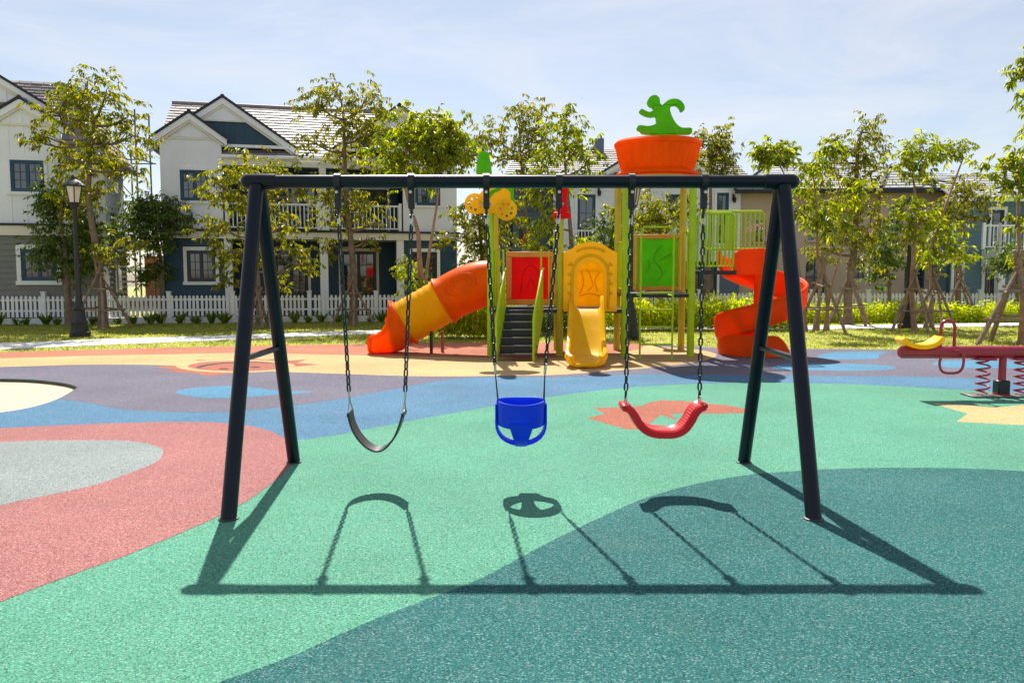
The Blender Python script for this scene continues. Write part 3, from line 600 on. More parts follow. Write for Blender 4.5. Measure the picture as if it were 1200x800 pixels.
# tube slide to the left
TY = 15.35
def tp(px, py): return Vector((X(px, TY), TY, Z(py, TY)))
axis = [p for p in spline([tp(577, 331), tp(563, 333), tp(545, 339.5), tp(528, 348), tp(505, 361), tp(482, 374), tp(462, 386), tp(449, 394), tp(436, 400)], 6)]
cum = [0]
for a, b in zip(axis, axis[1:]): cum.append(cum[-1]+(b-a).length)
def at_len(s):
    s = max(0, min(cum[-1], s)); i = max(j for j in range(len(cum)) if cum[j] <= s+1e-9); i = min(i, len(axis)-2)
    t = (s-cum[i])/(cum[i+1]-cum[i]); return axis[i].lerp(axis[i+1], t), (axis[i+1]-axis[i]).normalized()
def hoop(s, rr, lift=0, a0=0, a1=360, n=26):
    c, t = at_len(s); sidev = Vector((0, 1, 0)); upv = t.cross(sidev).normalized(); upv = upv if upv.z > 0 else -upv
    return [c+upv*(lift+rr*math.sin(R(a0+(a1-a0)*k/n)))+sidev*rr*math.cos(R(a0+(a1-a0)*k/n)) for k in range(n+1)]
def tube_section(nm, s0, s1, rf, mt, ns_=10, n=26):
    rings = [hoop(s0+(s1-s0)*i/ns_, rf(i/ns_), n=n)[:-1] for i in range(ns_+1)]
    inn = [[p+(at_len(s0+(s1-s0)*i/ns_)[0]-p)*.05 for p in r_] for i, r_ in enumerate(rings)]
    allr = rings+inn[::-1]; q = len(allr); vs = [v for r_ in allr for v in r_]
    return part(nm, MB().add(vs, [(i*n+k, i*n+(k+1) % n, ((i+1) % q)*n+(k+1) % n, ((i+1) % q)*n+k) for i in range(q) for k in range(n)]), mt, ts)
ts = part('tube_slide', MB().prism([(TY+.5*math.cos(2*math.pi*k/24), Z(331, TY)+.5*math.sin(2*math.pi*k/24)) for k in range(24)], YZ, T1L-.03, T1L+.005, 0,
          [[(TY+.4*math.cos(2*math.pi*k/24), Z(331, TY)+.4*math.sin(2*math.pi*k/24)) for k in range(24)]]), 'plastic_orange', ps)
Ltot = cum[-1]; sA, sB = Ltot*.385, Ltot*.72
tube_section('upper_tube', .03, sA, lambda t: .425+.02*math.sin(math.pi*t) if t < .97 else .47, 'plastic_orange')
fl = hoop(sA, .445)[:-1]; part('joint_flange', MB().tube(fl, .036, 8, True, True), 'plastic_orange', ts)
tube_section('middle_tube', sA+.01, sB, lambda t: .425+.006*math.sin(t*40), 'plastic_amber', 24)
for k in range(7):
    hp = hoop(sA+.09+(sB-sA-.15)*k/6, .43, a0=55, a1=125, n=8); part('moulded_rib', MB().tube(hp, [.001, .003, .005, .006, .006, .006, .005, .003, .001], 6), 'plastic_amber', ts)
part('joint_flange', MB().tube(hoop(sB, .438)[:-1], .03, 8, True, True), 'plastic_orange', ts)
for k in range(3):
    c, t = at_len(sA*.55); q = MB(); rr = .30-.085*k
    up_ = Vector((0, 1, 0)).cross(t).normalized(); up_ = up_ if up_.z > 0 else -up_
    pts = []
    for j in range(24):
        a = 2*math.pi*j/24; l_, w_ = rr*1.0*math.cos(a), rr*.62*math.sin(a); d_ = math.sqrt(max(0, .437**2-(w_+.12)**2))
        pts.append(c+t*l_+up_*(w_+.12)+Vector((0, -d_, 0)))
    part('moulded_ring', MB().tube(pts, .010, 6, True, True), 'plastic_orange', ts)
# open lower chute: a U section whose sides drop from a high collar to a flared mouth
rows = []; nst = 26; nU = 18
for i in range(nst+1):
    t = i/nst; s = sB+(Ltot-sB)*t*1.0; c, tg = at_len(s)
    up_ = Vector((0, 1, 0)).cross(tg).normalized(); up_ = up_ if up_.z > 0 else -up_
    up_ = up_.lerp(Vector((0, 0, 1)), min(1, t*1.3)).normalized()
    rr = .43+.06*t; rr *= math.sqrt(max(.05, 1-.72*max(0, (t-.72)/.28)**2.2)); top = 128 if t < .12 else (128-(t-.12)/.26*108 if t < .38 else 20-12*math.sin((t-.38)/.62*math.pi))
    knob = .10*math.exp(-((t-.10)/.09)**2); floor = max(-.40, .05-c.z)+ .0
    row = []
    for side, g in ((1, 1.0), (-1, .93)):
        seq = range(nU+1) if side == 1 else range(nU, -1, -1)
        for k in seq:
            a = R(-90-(90+top)+(2*(90+top))*k/nU); lx, lz = math.cos(a)*rr*g, math.sin(a)*rr*g
            if lz < 0: lz = lz*(.40/.43)
            if lz > 0: lz += knob*(lz/rr)
            p = c+up_*lz+Vector((0, lx, 0)); p.z = max(p.z, .035 if g == 1 else .06); row.append(p)
    rows.append(row)
kk = len(rows[0]); vs = [v for r_ in rows for v in r_]
fs = [(i*kk+j, i*kk+(j+1) % kk, (i+1)*kk+(j+1) % kk, (i+1)*kk+j) for i in range(nst) for j in range(kk)] + [tuple(range(kk)), tuple(range(nst*kk, (nst+1)*kk))]
low = part('lower_chute', MB().add(vs, fs), 'plastic_orange', ts)
mw = rows[-1]; part('mouth_roll', MB().tube([Vector((p.x-.01, p.y, p.z)) for p in mw[:nU+1]], .05, 8), 'plastic_orange', low)
mid = rows[13]
for sgn, idx in ((1, 0), (-1, nU)):
    part('side_lip', MB().tube([rows[i][idx] for i in range(9, nst+1)], .038, 8), 'plastic_orange', low)
for px, y_ in ((505, 15.2), (518, 15.6)):
    x_ = X(px, y_); part('slide_support', MB().tube([(x_, y_, 0), (x_, y_, Z(388, y_))], .03, 10), 'black_metal' if px < 510 else 'brick_red', ts)
# toy car on the stair tower's posts
car = part('toy_car_body', MB().prism([(X(a, YF), Z(b, YF)) for a, b in [(562, 250), (560, 232), (566, 224), (576, 220), (590, 219), (598, 226), (599, 240), (590, 251)]], XZ, YF-.09, YF+.09, .02), 'plastic_yellow', ps)
for px, py, r_ in ((557, 239, .185), (593.5, 246, .19)):
    c = Vector((X(px, YF-.14), YF-.14, Z(py, YF-.14))); o = [(c.x+r_*math.cos(2*math.pi*k/28), c.z+r_*math.sin(2*math.pi*k/28)) for k in range(28)]
    hs = [[(c.x+.55*r_*math.cos(2*math.pi*q/7+.3)+.026*math.cos(2*math.pi*k/8), c.z+.55*r_*math.sin(2*math.pi*q/7+.3)+.026*math.sin(2*math.pi*k/8)) for k in range(8)] for q in range(7)]
    part('toy_wheel', MB().prism(o, XZ, YF-.17, YF-.10, 0, hs), 'plastic_yellow', car)
part('toy_ball', MB().lathe([(.002, -.125), (.07, -.11), (.115, -.06), (.13, 0), (.115, .06), (.07, .11), (.002, .125)], (X(569, YF), YF, Z(207, YF)), 18), 'plastic_amber', car)
part('toy_funnel', MB().lathe([(.13, 0), (.145, .02), (.115, .24), (.095, .36), (.08, .385), (.02, .39)], (X(567.5, YF), YF, Z(204, YF)), 18), 'plastic_green', car)
part('toy_funnel', MB().lathe([(.075, -.62), (.07, -.1), (.065, .02), (.04, .06), (.005, .075)], (X(598, YR), YR, Z(207, YR)), 14), 'plastic_green', car)
part('toy_fender', MB().tube([(X(a, YF)-.0, YF-.10, Z(b, YF)) for a, b in ((572, 232), (578, 225), (587, 221))], .035, 8), 'plastic_green', car)
# red spool on the third post
part('post_finial', MB().lathe([(.16, 0), (.165, .02), (.16, .09), (.12, .12), (.095, .24), (.09, .36), (.11, .5), (.15, .6), (.165, .64), (.165, .7), (.1, .71)], (T1R+.03, YF, Z(256, YF)), 20), 'plastic_panelred', ps)
# orange pot on the tall tower
pc = Vector(((T2L+T2R)/2+.06, 15.3, 0)); pz = lambda py: Z(py, 15.3)
flute = lambda a, i: 1+(.02*math.cos(24*a) if 5 <= i <= 7 else 0)
prof = [(.55, pz(207)), (.77, pz(206.5)), (.775, pz(205)), (.71, pz(202)), (.655, pz(200)), (.67, pz(198)), (.735, pz(184)), (.762, pz(175)), (.768, pz(173)), (.80, pz(172.6)), (.805, pz(169)), (.77, pz(166.5)), (.70, pz(167)), (.69, pz(169)), (.02, pz(170))]
pot = part('pot_roof', MB().lathe(prof, (pc.x, 15.3, 0), 144, flute), 'plastic_orange', ps)
part('pot_base', MB().lathe([(.60, pz(214)), (.70, pz(212)), (.70, pz(208.5)), (.6, pz(207.2))], (pc.x, 15.3, 0), 40), 'plastic_amber', pot)
run = [(352, 210), (330, 200), (316, 175), (322, 148), (345, 130), (370, 130), (390, 148), (394, 172), (396, 184), (408, 195), (425, 180), (455, 158), (490, 152), (525, 162), (550, 190), (556, 215), (550, 233), (535, 233), (528, 215), (510, 197), (490, 193), (470, 202), (460, 222), (470, 260), (490, 300), (515, 330), (545, 345), (590, 345), (606, 352), (606, 378), (590, 386), (520, 386), (310, 386), (270, 365), (252, 355), (252, 335), (270, 328), (310, 334), (345, 330), (370, 318), (378, 308), (375, 285), (370, 268), (340, 272), (300, 262), (272, 245), (264, 230), (275, 220), (290, 226), (320, 240), (345, 235), (352, 225)]
run = [(p.x, p.y) for p in spline([Vector((X(700+a/5.713, 15.3), Z(90+b/5.713, 15.3)-.005, 0)) for a, b in run], 3, True)]
fig = part('running_figure', MB().prism(run, XZ, 15.19, 15.37, .010), 'plastic_green', pot)
part('figure_plinth', MB().lathe([(.30, pz(168)), (.31, pz(165)), (.27, pz(161)), (.18, pz(158.8)), (.02, pz(158))], (X(773.5, 15.3), 15.28, 0), 30), 'plastic_green', pot)
# walkway and its railings to the spiral slide
wx1 = X(862, YF); deck(T2R+.07, wx1, YF-.02, YF+.62, zC, 'walkway_deck')
def railing(x0, x1, Y0, Y1, z0, z1, nb, rc=.05, mt='post_green'):
    a, b = Vector((x0, Y0, 0)), Vector((x1, Y1, 0)); e = Vector((0, 0, 1)); u = (b-a).normalized()
    w = part('railing', MB().tube([a+e*z0, a+e*(z1-rc), a+u*rc+e*z1, b-u*rc+e*z1, b+e*(z1-rc), b+e*z0], .026, 8, True, True), mt, ps)
    for i in range(1, nb+1):
        q = a+(b-a)*i/(nb+1); part('bar', MB().tube([q+e*z0, q+e*z1], .020, 8), mt, w)
railing(T2R+.10, X(858, YF), YF, YF, Z(312, YF), Z(250, YF), 8); railing(X(824, YF+.6), X(893, YF+.6), YF+.6, YF+.6, Z(292, YF+.6), Z(248, YF+.6), 12)
part('railing_foot', MB().tube([(X(857, YF), YF, zC-.05), (X(857, YF), YF, Z(312, YF))], .019, 8), 'post_green', ps)
# spiral slide
HC = Vector((X(891, 15.05), 15.05, 0)); RO, RI = .82, .12
spi = part('spiral_slide', MB().lathe([(.12, 0), (.12, Z(292, 15.05)), (.09, Z(291, 15.05))], HC, 18), 'plastic_redorange', ps)
def helix_chute():
    rows = []; n = 74
    for i in range(n+1):
        ph = 20+(470-20)*i/n; t = (ph-20)/340
        z = zC-.05-(zC-.34)*min(1, t)**1.0 if ph <= 360 else .29-.2*((ph-360)/110)
        a = R(180-ph); hw_ = .42 if ph < 380 else .36
        ro = RO*(1 if ph > 60 else .94+.06*(ph-20)/40); dirv = Vector((math.cos(a), math.sin(a), 0))
        wo = .40 if ph < 400 else .34
        pr = [(RI, wo*.55), (RI+.02, .02), (RI+.1, -.035), (ro-.2, -.05), (ro-.06, -.01), (ro, .12), (ro+.015, wo), (ro-.01, wo+.03), (ro-.045, wo), (ro-.05, .14), (ro-.10, .035), (ro-.22, 0), (RI+.12, .01), (RI+.05, .06), (RI+.03, wo*.55)]
        ext = Vector()
        rows.append([HC+dirv*r_+Vector((0, 0, z+h_)) for r_, h_ in pr])
    k = len(rows[0]); vs = [v for r_ in rows for v in r_]
    fs = [(i*k+j, i*k+(j+1) % k, (i+1)*k+(j+1) % k, (i+1)*k+j) for i in range(n) for j in range(k)] + [tuple(range(k)), tuple(range(n*k, (n+1)*k))]
    return MB().add(vs, fs)
part('spiral_chute', helix_chute(), 'plastic_redorange', spi)
part('chute_lip', MB().tube([HC+Vector((math.cos(R(180-ph))*(RO-.005), math.sin(R(180-ph))*(RO-.005), (zC-.05-(zC-.34)*(ph-20)/340)+.42)) for ph in range(62, 361, 7)], .028, 8), 'plastic_redorange', spi)
# solid skirt below the last turn
vs = []; sk = list(range(236, 472, 6))
for ph in sk:
    a = R(180-ph); d_ = Vector((math.cos(a), math.sin(a), 0)); zt_ = (zC-.05-(zC-.34)*(ph-20)/340 if ph <= 360 else .29-.2*((ph-360)/110))+.02
    zt_ = min(zt_, .40)*math.sin(min(1, .12+(ph-236)/34)*math.pi/2); ro = RO*(.86+.07*min(1, (ph-236)/80))
    vs += [HC+d_*(ro-.02)+Vector((0, 0, .01)), HC+d_*ro+Vector((0, 0, zt_*.5)), HC+d_*(ro-.01)+Vector((0, 0, zt_)), HC+d_*(ro-.06)+Vector((0, 0, zt_)), HC+d_*(ro-.07)+Vector((0, 0, .01))]
fs = [(i*5+j, i*5+(j+1) % 5, i*5+5+(j+1) % 5, i*5+5+j) for i in range(len(sk)-1) for j in range(5)] + [(0, 1, 2, 3, 4), tuple(range(len(vs)-5, len(vs)))]
part('chute_skirt', MB().add(vs, fs), 'plastic_redorange', spi)
part('entry_guard', MB().prism([(X(858, YF+.1), Z(322, YF)), (X(893, YF+.1), Z(322, YF)), (X(893, YF+.1), Z(290.5, YF)), (X(866, YF+.1), Z(292, YF)), (X(858, YF+.1), Z(297, YF))], XZ, YF+.04, YF+.09, .012), 'plastic_redorange', spi)
part('entry_guard', MB().prism([(X(858, YF+.5), Z(322, YF)), (X(893, YF+.5), Z(322, YF)), (X(893, YF+.5), Z(290.5, YF)), (X(858, YF+.5), Z(297, YF))], XZ, YF+.56, YF+.61, .012), 'plastic_redorange', spi)

# ------------------------------------------------------------------ the seesaw
SC = G(1173, 464); SY = SC.y
ss = thing('spring_seesaw', SC, 'crimson spring seesaw with yellow seat beside the lawn at right', 'seesaw')
zbm = Z(412.5, SY); xL = X(1059, SY); half = SC.x-xL
part('beam', MB().tube([(SC.x-half-.03, SY, zbm), (SC.x-half, SY, zbm), (SC.x+half, SY, zbm), (SC.x+half+.03, SY, zbm)], [.05, .078, .078, .05], 18), 'crimson', ss)
part('center_post', MB().lathe([(.10, .0), (.10, .015), (.065, .02), (.065, .17), (.045, .18), (.042, zbm-.05)], (SC.x, SY, .02), 16), 'crimson', ss)
part('post_boot', MB().cbox(SC.x-.075, SC.x+.075, SY-.07, SY+.07, .02, .2, .015), 'black_metal', ss)
part('base_plate', MB().cbox(SC.x-.42, SC.x+.42, SY-.16, SY+.16, .003, .022, .006), 'steel_pole', ss)
for sx in (-1, 1):
    x = SC.x+sx*.235; pts = []; turns = 5; n = 70
    for i in range(n+1):
        t = i/n; a = 2*math.pi*turns*t; rr = .075 if .05 < t < .95 else .06; pts.append((x+rr*math.cos(a), SY+rr*math.sin(a), .035+(zbm-.12)*t))
    part('spring', MB().tube(pts, .0115, 7), 'crimson', ss)
    part('spring_plate', MB().cbox(x-.115, x+.115, SY-.09, SY+.09, zbm-.095, zbm-.062, .006), 'crimson', ss)
    xs = SC.x+sx*(half-.22)
    sd = [(xs+dx, zbm+.07+h_) for dx, h_ in ((-.25, .105), (-.2, .06), (-.11, .015), (0, .002), (.11, .02), (.19, .065), (.24, .115))]
    sd = [(p.x, p.y) for p in spline([Vector((a, b, 0)) for a, b in sd], 4)]
    def sprof(i):
        e = abs(2*i/(len(sd)-1)-1); w = .145-.03*e**4; t_ = .026
        return [(-t_, SY-w+.02), (0, SY-w), (t_, SY-w+.025), (t_*.7, SY), (t_, SY+w-.025), (0, SY+w), (-t_, SY+w-.02)]
    v, f = sweep(sd, sprof); part('seat', MB().add(v, f), 'plastic_yellow', ss)
    xh = SC.x+sx*(half-.555); hw_ = .085
    part('handle', MB().tube([(xh-hw_, SY, zbm+.03)]+[(xh-hw_*math.cos(math.pi*k/10), SY, zbm+.30+.09*math.sin(math.pi*k/10)) for k in range(11)]+[(xh+hw_, SY, zbm+.03)], .019, 10), 'crimson', ss)
    xf = SC.x+sx*(half-.56)
    fr_ = spline([Vector(q) for q in [(xf-.13, SY-.1, zbm-.06), (xf-.14, SY-.1, zbm-.15), (xf-.09, SY-.1, zbm-.235), (xf+.06, SY-.1, zbm-.245), (xf+.13, SY-.1, zbm-.2), (xf+.15, SY-.1, zbm-.1), (xf+.13, SY-.1, zbm+.0), (xf+.03, SY-.1, zbm+.03)]], 4)
    part('foot_rest', MB().tube(fr_, .016, 8), 'crimson', ss)

# ------------------------------------------------------------------ houses
class House:
    """facade frame: u to the right along the front, v back from it, z up"""
    def __init__(s, px, D, yaw):
        o = AT(px, 350, D); s.o = Vector((o.x, o.y)); s.u = Vector((math.cos(R(yaw)), math.sin(R(yaw)))); s.w = Vector((-s.u.y, s.u.x)); s.yaw = R(yaw)
    def W(s, u, v, z): p = s.o+s.u*u+s.w*v; return (p.x, p.y, z)
    def uz(s, px, py, v=0.):
        d = ray(px, py); t = (s.o.dot(s.w)+v)/(Vector((d.x, d.y)).dot(s.w)); P = d*t
        return (Vector((P.x, P.y))-s.o).dot(s.u), CAM_H+P.z
    def U(s, px, v=0.): return s.uz(px, 320, v)[0]
    def Zp(s, px, py, v=0.): return s.uz(px, py, v)[1]
    def mb(s): return MB(s.W)
def siding(H, u0, u1, z0, z1, v, ops=(), pitch=.17, lap=.02, back=.12):
    """lapped boards with real openings, and the reveals of the openings"""
    mb = H.mb(); zs = {z0, z1}; k = math.ceil(z0/pitch)
    while k*pitch < z1: zs.add(round(k*pitch, 4)); k += 1
    for o in ops: zs |= {o[2], o[3]}
    zs = sorted(z for z in zs if z0 <= z <= z1)
    for za, zb in zip(zs, zs[1:]):
        if zb-za < 1e-4: continue
        fa = (za/pitch) % 1; fa = 0 if fa > .999 else fa; fb = fa+(zb-za)/pitch
        va, vb = v-lap*(1-fa), v-lap*max(0, 1-fb); cuts = [(u0, u1)]
        for a, b, c, d in ops:
            if c < zb-1e-5 and d > za+1e-5:
                cuts = [q for p_, r_ in cuts for q in ((p_, min(r_, a)), (max(p_, b), r_)) if q[1]-q[0] > 1e-4]
        for p_, r_ in cuts:
            mb.add([(p_, va, za), (r_, va, za), (r_, vb, zb), (p_, vb, zb)], [(0, 1, 2, 3)])
            if fa < .01: mb.add([(p_, va, za), (r_, va, za), (r_, v, za), (p_, v, za)], [(3, 2, 1, 0)])
    for a, b, c, d in ops:
        mb.add([(a, v-lap, c), (b, v-lap, c), (b, v-lap, d), (a, v-lap, d), (a, v+back, c), (b, v+back, c), (b, v+back, d), (a, v+back, d)], [(0, 1, 5, 4), (1, 2, 6, 5), (2, 3, 7, 6), (3, 0, 4, 7)])
    return mb
def window(H, root, u0, u1, z0, z1, v, fm='blue_frame', tm='white_paint', tw=.1, sash=2, cols=2, rows=3, sill=True, nm='window', lap=.02):
    fw = .05; w = H.mb()
    for a, b, c, d in ((u0, u1, z0, z0+fw), (u0, u1, z1-fw, z1), (u0, u0+fw, z0+fw, z1-fw), (u1-fw, u1, z0+fw, z1-fw)): w.box(a, b, v-.01, v+.06, c, d)
    wp = part(nm, w, fm, root); su = (u1-u0-2*fw)/sash
    for k in range(sash):
        a, b = u0+fw+su*k, u0+fw+su*(k+1); s = H.mb(); e = .045
        for q in ((a, b, z0+fw, z0+fw+e), (a, b, z1-fw-e, z1-fw), (a, a+e, z0+fw+e, z1-fw-e), (b-e, b, z0+fw+e, z1-fw-e)): s.box(q[0]+.001, q[1]-.001, v+.004, v+.05, q[2], q[3])
        part('sash', s, fm, wp)
        pc_, pr_ = (b-a-2*e)/cols, (z1-z0-2*fw-2*e)/rows; g = .011
        for i in range(cols):
            for j in range(rows):
                x, z = a+e+pc_*i, z0+fw+e+pr_*j; tl = random.uniform(-.004, .004)
                part('pane', H.mb().add([(x+g, v+.032+tl, z+g), (x+pc_-g, v+.032-tl, z+g), (x+pc_-g, v+.032-tl, z+pr_-g), (x+g, v+.032+tl, z+pr_-g)], [(0, 1, 2, 3)]), 'glass', wp)
        mu = H.mb()
        for i in range(1, cols): mu.box(a+e+pc_*i-g, a+e+pc_*i+g, v+.02, v+.045, z0+fw+e, z1-fw-e)
        for j in range(1, rows): mu.box(a+e, b-e, v+.022, v+.043, z0+fw+e+pr_*j-g, z0+fw+e+pr_*j+g)
        if mu.v and cols > 1: part('muntin', mu, fm, wp)
        elif cols == 1:
            for j in range(1, rows): part('muntin', H.mb().box(a+e, b-e, v+.022, v+.043, z0+fw+e+pr_*j-g, z0+fw+e+pr_*j+g), fm, wp)
    part('dark_room_backing', H.mb().box(u0+.02, u1-.02, v+.1, v+.12, z0+.02, z1-.02), 'interior', wp)  # flat backing behind the panes, the unlit room's darkness put into its colour
    if tm:
        t = H.mb(); f0, f1 = v-lap-.035, v-lap+.012
        t.box(u0-tw, u1+tw, f0, f1, z1, z1+tw*1.15); t.box(u0-tw, u0, f0+.003, f1, z0, z1); t.box(u1, u1+tw, f0+.003, f1, z0, z1)
        if sill: t.box(u0-tw-.03, u1+tw+.03, f0-.03, f1, z0-tw, z0)
        part('trim', t, tm, wp)
    return wp
def courses(H, mb, A, B, C, D, n, t=.035, over=.02):
    """stepped tile courses on the slope A-B (eave) to D-C (ridge), all (u, v, z)"""
    A, B, C, D = map(Vector, (A, B, C, D)); nrm = (B-A).cross(D-A).normalized(); nrm = nrm if nrm.z > 0 else -nrm
    for i in range(n):
        f0, f1 = i/n, (i+1)/n+.12/n; a, b, c, d = A.lerp(D, f0), B.lerp(C, f0), B.lerp(C, min(1, f1)), A.lerp(D, min(1, f1))
        m = max(1, int((b-a).length/.33)); o = (i % 2)*.5
        cuts = [0]+[(k+o)/m for k in range(m+1) if 0 < (k+o)/m < 1]+[1]
        for p_, q_ in zip(cuts, cuts[1:]):
            g = .006/max(.3, (b-a).length); p1, q1 = p_+g, q_-g; h = t+random.uniform(-.004, .006)
            e0, e1, e2, e3 = a.lerp(b, p1), a.lerp(b, q1), d.lerp(c, q1), d.lerp(c, p1)
            mb.add([e0, e1, e0+nrm*h, e1+nrm*h, e2+nrm*.006, e3+nrm*.006], [(0, 1, 3, 2), (2, 3, 4, 5)])
    mb.add([A-nrm*.01, B-nrm*.01, C-nrm*.01, D-nrm*.01], [(0, 1, 2, 3)])
def gable(H, root, uc, hw, ze, za, v0, v1, wall_fn, rm='roof_tile', over=.18, name='gable_roof', trim='cream_trim', pitch_n=None):
    """a gable facing front: two slopes, dark verge tiles, white rakes; wall_fn fills the triangle"""
    s = (za-ze)/hw; eu, ez = hw+over, ze-over*s; n = pitch_n or max(4, int(math.hypot(eu, za-ez)/.26))
    mb = H.mb()
    courses(H, mb, (uc-eu, v0-.12, ez), (uc-eu, v1, ez), (uc, v1, za), (uc, v0-.12, za), n); courses(H, mb, (uc+eu, v0-.12, ez), (uc+eu, v1, ez), (uc, v1, za), (uc, v0-.12, za), n)
    rf = part(name, mb, rm, root, False); q = H.mb(); L = math.hypot(1, s)
    ed = [(uc-eu-.02, ez-.02), (uc, za), (uc+eu+.02, ez-.02), (uc+eu+.02, ez+.06), (uc, za+.085), (uc-eu-.02, ez+.06)]
    q.prism(ed, XZ, v0-.17, v0-.10); part('verge', q, 'roof_edge', rf)
    k = .17; r_ = H.mb(); r_.prism([(uc-eu, ez-k*L), (uc, za-k*L), (uc+eu, ez-k*L), (uc+eu, ez-.012), (uc, za-.012), (uc-eu, ez-.012)], XZ, v0-.135, v0-.02)
    part('rake_board', r_, 'white_wall', rf)
    r2 = H.mb(); r2.prism([(uc-eu+.12, ez-k*L-.005), (uc, za-k*L-.075), (uc+eu-.12, ez-k*L-.005), (uc+eu-.12, ez-k*L+.06), (uc, za-k*L+.01), (uc-eu+.12, ez-k*L+.06)], XZ, v0-.09, v0-.01)
    part('rake_moulding', r2, trim, rf)
    cp = H.mb(); cp.tube([(uc, v0-.14, za+.035), (uc, v1, za+.035)], .07, 8); part('ridge_cap', cp, 'roof_edge', rf)
    return rf
def tri_wall(H, root, uc, hw, ze, za, v, mt, zcut=None, mt2=None, batten=.32):
    s = (za-ze)/hw; o = [(uc-hw, ze), (uc+hw, ze), (uc, za)]
    w = part('gable_wall', H.mb().prism(o, XZ, v, v+.1), mt, root); b = H.mb(); k = -int(hw/batten)
    while k*batten < hw:
        zt = za-abs(k*batten)*s
        if zt-ze > .12: b.box(uc+k*batten-.018, uc+k*batten+.018, v-.016, v+.01, ze+.005, zt-.05)
        k += 1
    if b.v: part('batten', b, mt, w)
    if zcut:
        h2 = (za-zcut)/s; part('gable_top', H.mb().prism([(uc-h2, zcut), (uc+h2, zcut), (uc, za)], XZ, v-.045, v-.018), mt2, w)
        part('gable_moulding', H.mb().box(uc-h2-.02, uc+h2+.02, v-.065, v-.02, zcut-.05, zcut), 'cream_trim', w)
    return w
BAL = MB().box(-.016, .016, -.016, .016, 0, .72).mesh('baluster', 'white_paint')
def balcony(H, root, u0, u1, v, z, nm='balcony_railing', step=.125):
    r_ = part(nm, H.mb().box(u0, u1, v-.03, v+.03, z+.80, z+.86).box(u0, u1, v-.022, v+.022, z+.06, z+.10), 'white_paint', root)
    n = max(2, int((u1-u0)/step))
    for i in range(n):
        u = u0+(i+.5)*(u1-u0)/n; inst('baluster', BAL, r_, H.W(u, v, z+.09), (0, 0, H.yaw))
    for u in (u0, u1): part('newel', H.mb().box(u-.045, u+.045, v-.045, v+.045, z, z+.93), 'white_paint', r_)
    return r_
def column(H, root, u, v, z0, z1, w=.13):
    c = part('column', H.mb().box(u-w, u+w, v-w, v+w, z0+.12, z1-.10), 'white_paint', root)
    part('column_base', H.mb().cbox(u-w-.04, u+w+.04, v-w-.04, v+w+.04, z0, z0+.12, .015), 'white_paint', c)
    part('column_cap', H.mb().cbox(u-w-.04, u+w+.04, v-w-.04, v+w+.04, z1-.10, z1, .015), 'white_paint', c)
def wall_lamp(H, root, u, v, z):
    w = part('wall_lantern', H.mb().box(u-.03, u+.03, v-.06, v, z-.05, z+.2).box(u-.015, u+.015, v-.2, v-.05, z+.14, z+.17), 'lamp_metal', root)
    part('lantern_cage', H.mb().lathe([(.05, 0), (.075, .14), (.09, .15), (.03, .21), (.01, .25)], (u, v-.19, z-.13), 6), 'lamp_metal', w)
def flat_wall(H, root, u0, u1, z0, z1, v, mt, ops=(), batten=0, nm='wall', back=.14):
    o = [(u0, z0), (u1, z0), (u1, z1), (u0, z1)]
    w = part(nm, H.mb().prism(o, XZ, v, v+back, 0, [[(a, c), (b, c), (b, d), (a, d)] for a, b, c, d in ops]), mt, root)
    if batten:
        m = H.mb(); u = u0+batten
        while u < u1-.05:
            segs = [(z0, z1)]
            for a, b, c, d in ops:
                if a-.1 < u < b+.1: segs = [q for p_, r_ in segs for q in ((p_, min(r_, c-.12)), (max(p_, d+.12), r_)) if q[1]-q[0] > .02]
            for p_, r_ in segs: m.box(u-.016, u+.016, v-.012, v+.01, p_+.004, r_-.004)
            u += batten
        part('batten', m, mt, w)
    return w

